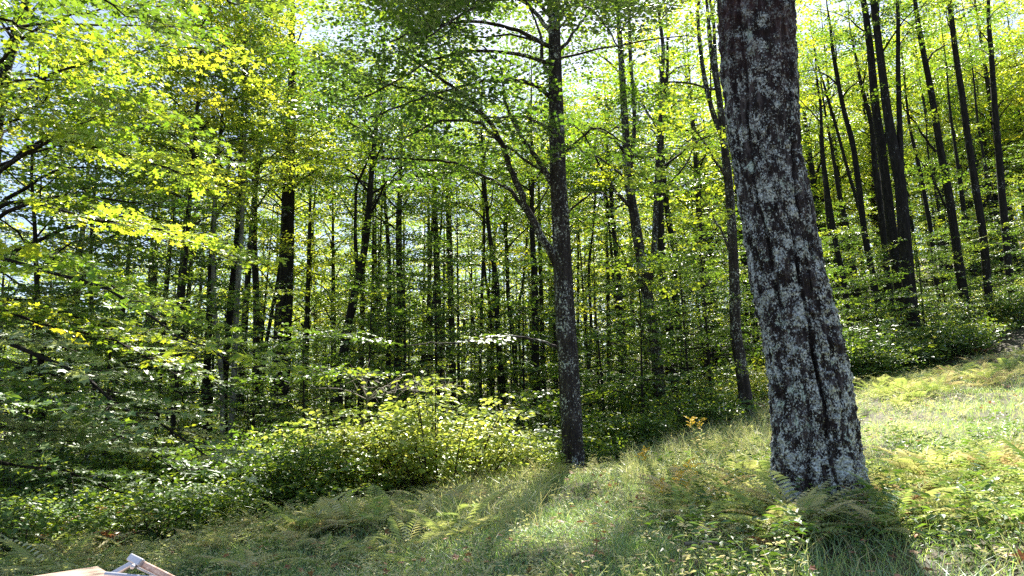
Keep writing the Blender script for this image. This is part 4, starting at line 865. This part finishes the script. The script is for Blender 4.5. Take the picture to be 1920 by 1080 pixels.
dead('bare twiggy dead branch behind the right side of the bush', 800, 735, 13.5, 6, .8)
tb = Tubes(); p0 = P(1285, 1048, 5.1); p0[2] = Hs(p0[0], p0[1])+.12; tb.add(smooth_poly([p0, p0+[.2, .02, .0], p0+[.42, -.04, -.05]], 8), np.linspace(.014, .008, 8), 6)
a, b = tb.arrays(); o = link('fallen_branch', mesh_np('fallen_branch', a-p0, [b], mats=[M_dead], smooth=True)); o.location = p0; tag(o, 'short pale broken stick lying in the grass at the bottom', 'stick')

# ------------------------------------------------------------------ boards and metal frame, lower left
def slab(vs8, mat, name, parent, off):
    f = np.array([[0, 1, 2, 3], [7, 6, 5, 4], [0, 4, 5, 1], [1, 5, 6, 2], [2, 6, 7, 3], [3, 7, 4, 0]]); me = mesh_np(name, np.array(vs8)-off, [f], mats=[mat]); o = link(name, me, parent)
    bv = o.modifiers.new('bevel', 'BEVEL'); bv.width = .004; bv.segments = 2; return o
def beam(a, b, w_, h_, mat, name, parent, off, side=None):
    a, b = np.array(a, float), np.array(b, float); d = unit(b-a); s = unit(np.cross(d, ZU)) if side is None else unit(np.cross(d, side)); n_ = np.cross(s, d)
    c = lambda p, i, j: p+s*w_*i+n_*h_*j
    return slab([c(a, -.5, -.5), c(a, .5, -.5), c(a, .5, .5), c(a, -.5, .5), c(b, -.5, -.5), c(b, .5, -.5), c(b, .5, .5), c(b, -.5, .5)], mat, name, parent, off)
zt = P(180, 1062, 3.1)[2]
def atz(px, py, z):
    d = fwd+(px-960)/F*RT+(540-py)/F*UP; return CAM+d*((z-CAM[2])/d[2])
A = atz(183, 1061, zt); gz = Hs(A[0]-.3, A[1]-.5); off = np.array([A[0]-.3, A[1]-.5, gz])
tr = empty('wooden_table', tuple(off), 'weathered plank table top poking into the lower left corner', 'table')
dl = unit(atz(60, 1080, zt)-A); dn = unit(atz(232, 1090, zt)-A)
for k in range(5):
    p = A+dn*(k*.146); q = p+dl*1.3
    slab([p-ZU*.035, q-ZU*.035, q+dn*.14-ZU*.035, p+dn*.14-ZU*.035, p, q, q+dn*.14, p+dn*.14], M_wood, 'plank', tr, off)
for u_, v_ in ((.12, .08), (1.18, .08), (.12, .62), (1.18, .62)):
    p = A+dl*u_+dn*v_; g0 = Hs(p[0], p[1]); beam([p[0], p[1], g0-.03], [p[0], p[1], zt-.037], .07, .07, M_wood, 'leg', tr, off, side=np.array([0, 1., 0]))
Yf = 2.75
ap = P(255, 1053, Yf); l1 = P(170, 1100, Yf+.02); r1 = P(372, 1112, Yf-.25)
gz = Hs(ap[0], ap[1]); off = np.array([ap[0], ap[1], gz]); fr = empty('metal_frame', tuple(off), 'grey folding metal A-frame with a rusty arm beside the plank table', 'frame')
fa = unit(np.array([0, -1, .5]))
ap2 = ap+unit(r1-ap)*.02
def ground_at(p, q):   # carry the line p-q on down to the ground
    d = unit(q-p); t = 0
    while (p+d*t)[2] > Hs(*(p+d*t)[:2]) and t < 3: t += .02
    return p+d*t
beam(ap, ground_at(ap, l1), .020, .016, M_metal, 'left_arm', fr, off, side=fa)
beam(ap2+fa*.024, ground_at(ap2, r1)+fa*.020, .022, .016, M_rust, 'right_arm', fr, off, side=fa)
beam(ap+fa*.038-unit(r1-ap)*.01, ap+fa*.038+unit(r1-ap)*.075, .026, .018, M_metal, 'hinge_bracket', fr, off, side=fa)
beam(P(196, 1076, Yf-.1), P(345, 1090, Yf-.1), .014, .014, M_metal, 'cross_bar', fr, off, side=fa)
beam(P(258, 1064, Yf-.03), P(318, 1092, Yf-.1), .010, .012, M_metal, 'strut', fr, off, side=fa)
tb = Tubes(); c0 = P(251, 1062, Yf-.08); tb.add(np.array([c0+[0, .03, 0], c0-[0, .012, 0], c0-[0, .014, 0]]), [.008, .008, .001], 10); a, b = tb.arrays(); link('bolt', mesh_np('bolt', a-off, [b], mats=[M_metal]), fr)
# ------------------------------------------------------------------ one label each: say between which landmarks a repeat stands
LM = [(-1e9, 'left edge'), (300, 'pale stems'), (520, 'black trunk'), (690, 'bush'), (1060, 'middle maple'), (1225, 'forked maple'), (1490, 'huge trunk'), (1690, 'black trio'), (1800, 'leaning trunk'), (1e9, 'right edge')]
ORD = 'first second third fourth fifth sixth seventh eighth ninth tenth eleventh twelfth thirteenth fourteenth fifteenth sixteenth seventeenth eighteenth nineteenth twentieth'.split()
byl = {}
for o in sc.objects:
    if o.parent is None and o.get('label'): byl.setdefault(o['label'], []).append(o)
bins = {}
for lab, os_ in byl.items():
    if len(os_) < 2: continue
    for o in os_:
        px = proj(o.location)[0]; i = max(j for j, (a, n_) in enumerate(LM[:-1]) if px >= a)
        kind = {'maple_sapling': 'layered green sapling', 'maple_tree': 'slim dark maple', 'shrub': 'low leafy shrub', 'fern': 'fern'}.get(o.name.split('.')[0], o['category'])
        d = o.location.y
        if lab.startswith('slim bare'): kind = 'slim bare-stemmed maple'
        if kind == 'fern': key = (lab, None, None)
        else: key = (kind, 'in front' if d < 20 else 'near' if d < 27 else 'farther back' if d < 45 else 'far back', i)
        bins.setdefault(key, []).append((px, o))
for (lab, dp, i), l in bins.items():
    l.sort(key=lambda t: t[0])
    for n_, (px, o) in enumerate(l):
        od = ORD[n_] if n_ < 20 else None
        if dp is None:
            od = ORD[n_] if n_ < 20 else (ORD[len(l)-1-n_] if len(l)-1-n_ < 20 else None)
            fr = 'left' if n_ < 20 else 'right'; lab2 = lab.replace(' of the photo', '')
            o['label'] = f'{od} {lab2}, counting from {fr}'.replace('first ', 'outermost ', 1) if od else lab
        else:
            a_, b_ = LM[i][1], LM[i+1][1]
            fr = 'left'
            if not od and len(l)-1-n_ < 20: od, fr = ORD[len(l)-1-n_], 'right'
            o['label'] = f'{lab} {dp} between the {a_} and the {b_}' + (f', {od} from {fr}' if od and len(l) > 1 else '')
for nm, px, Y in (('middle', 1075, 13), ('huge', 1530, 6.2), ('edge', 1400, 16)):
    x = wx(px, Y); print('BASE', nm, proj(np.array([x, Y, Hs(x, Y)])))
print('objects', len(bpy.data.objects), 'leaf faces', sum(len(m.polygons) for m in bpy.data.meshes))
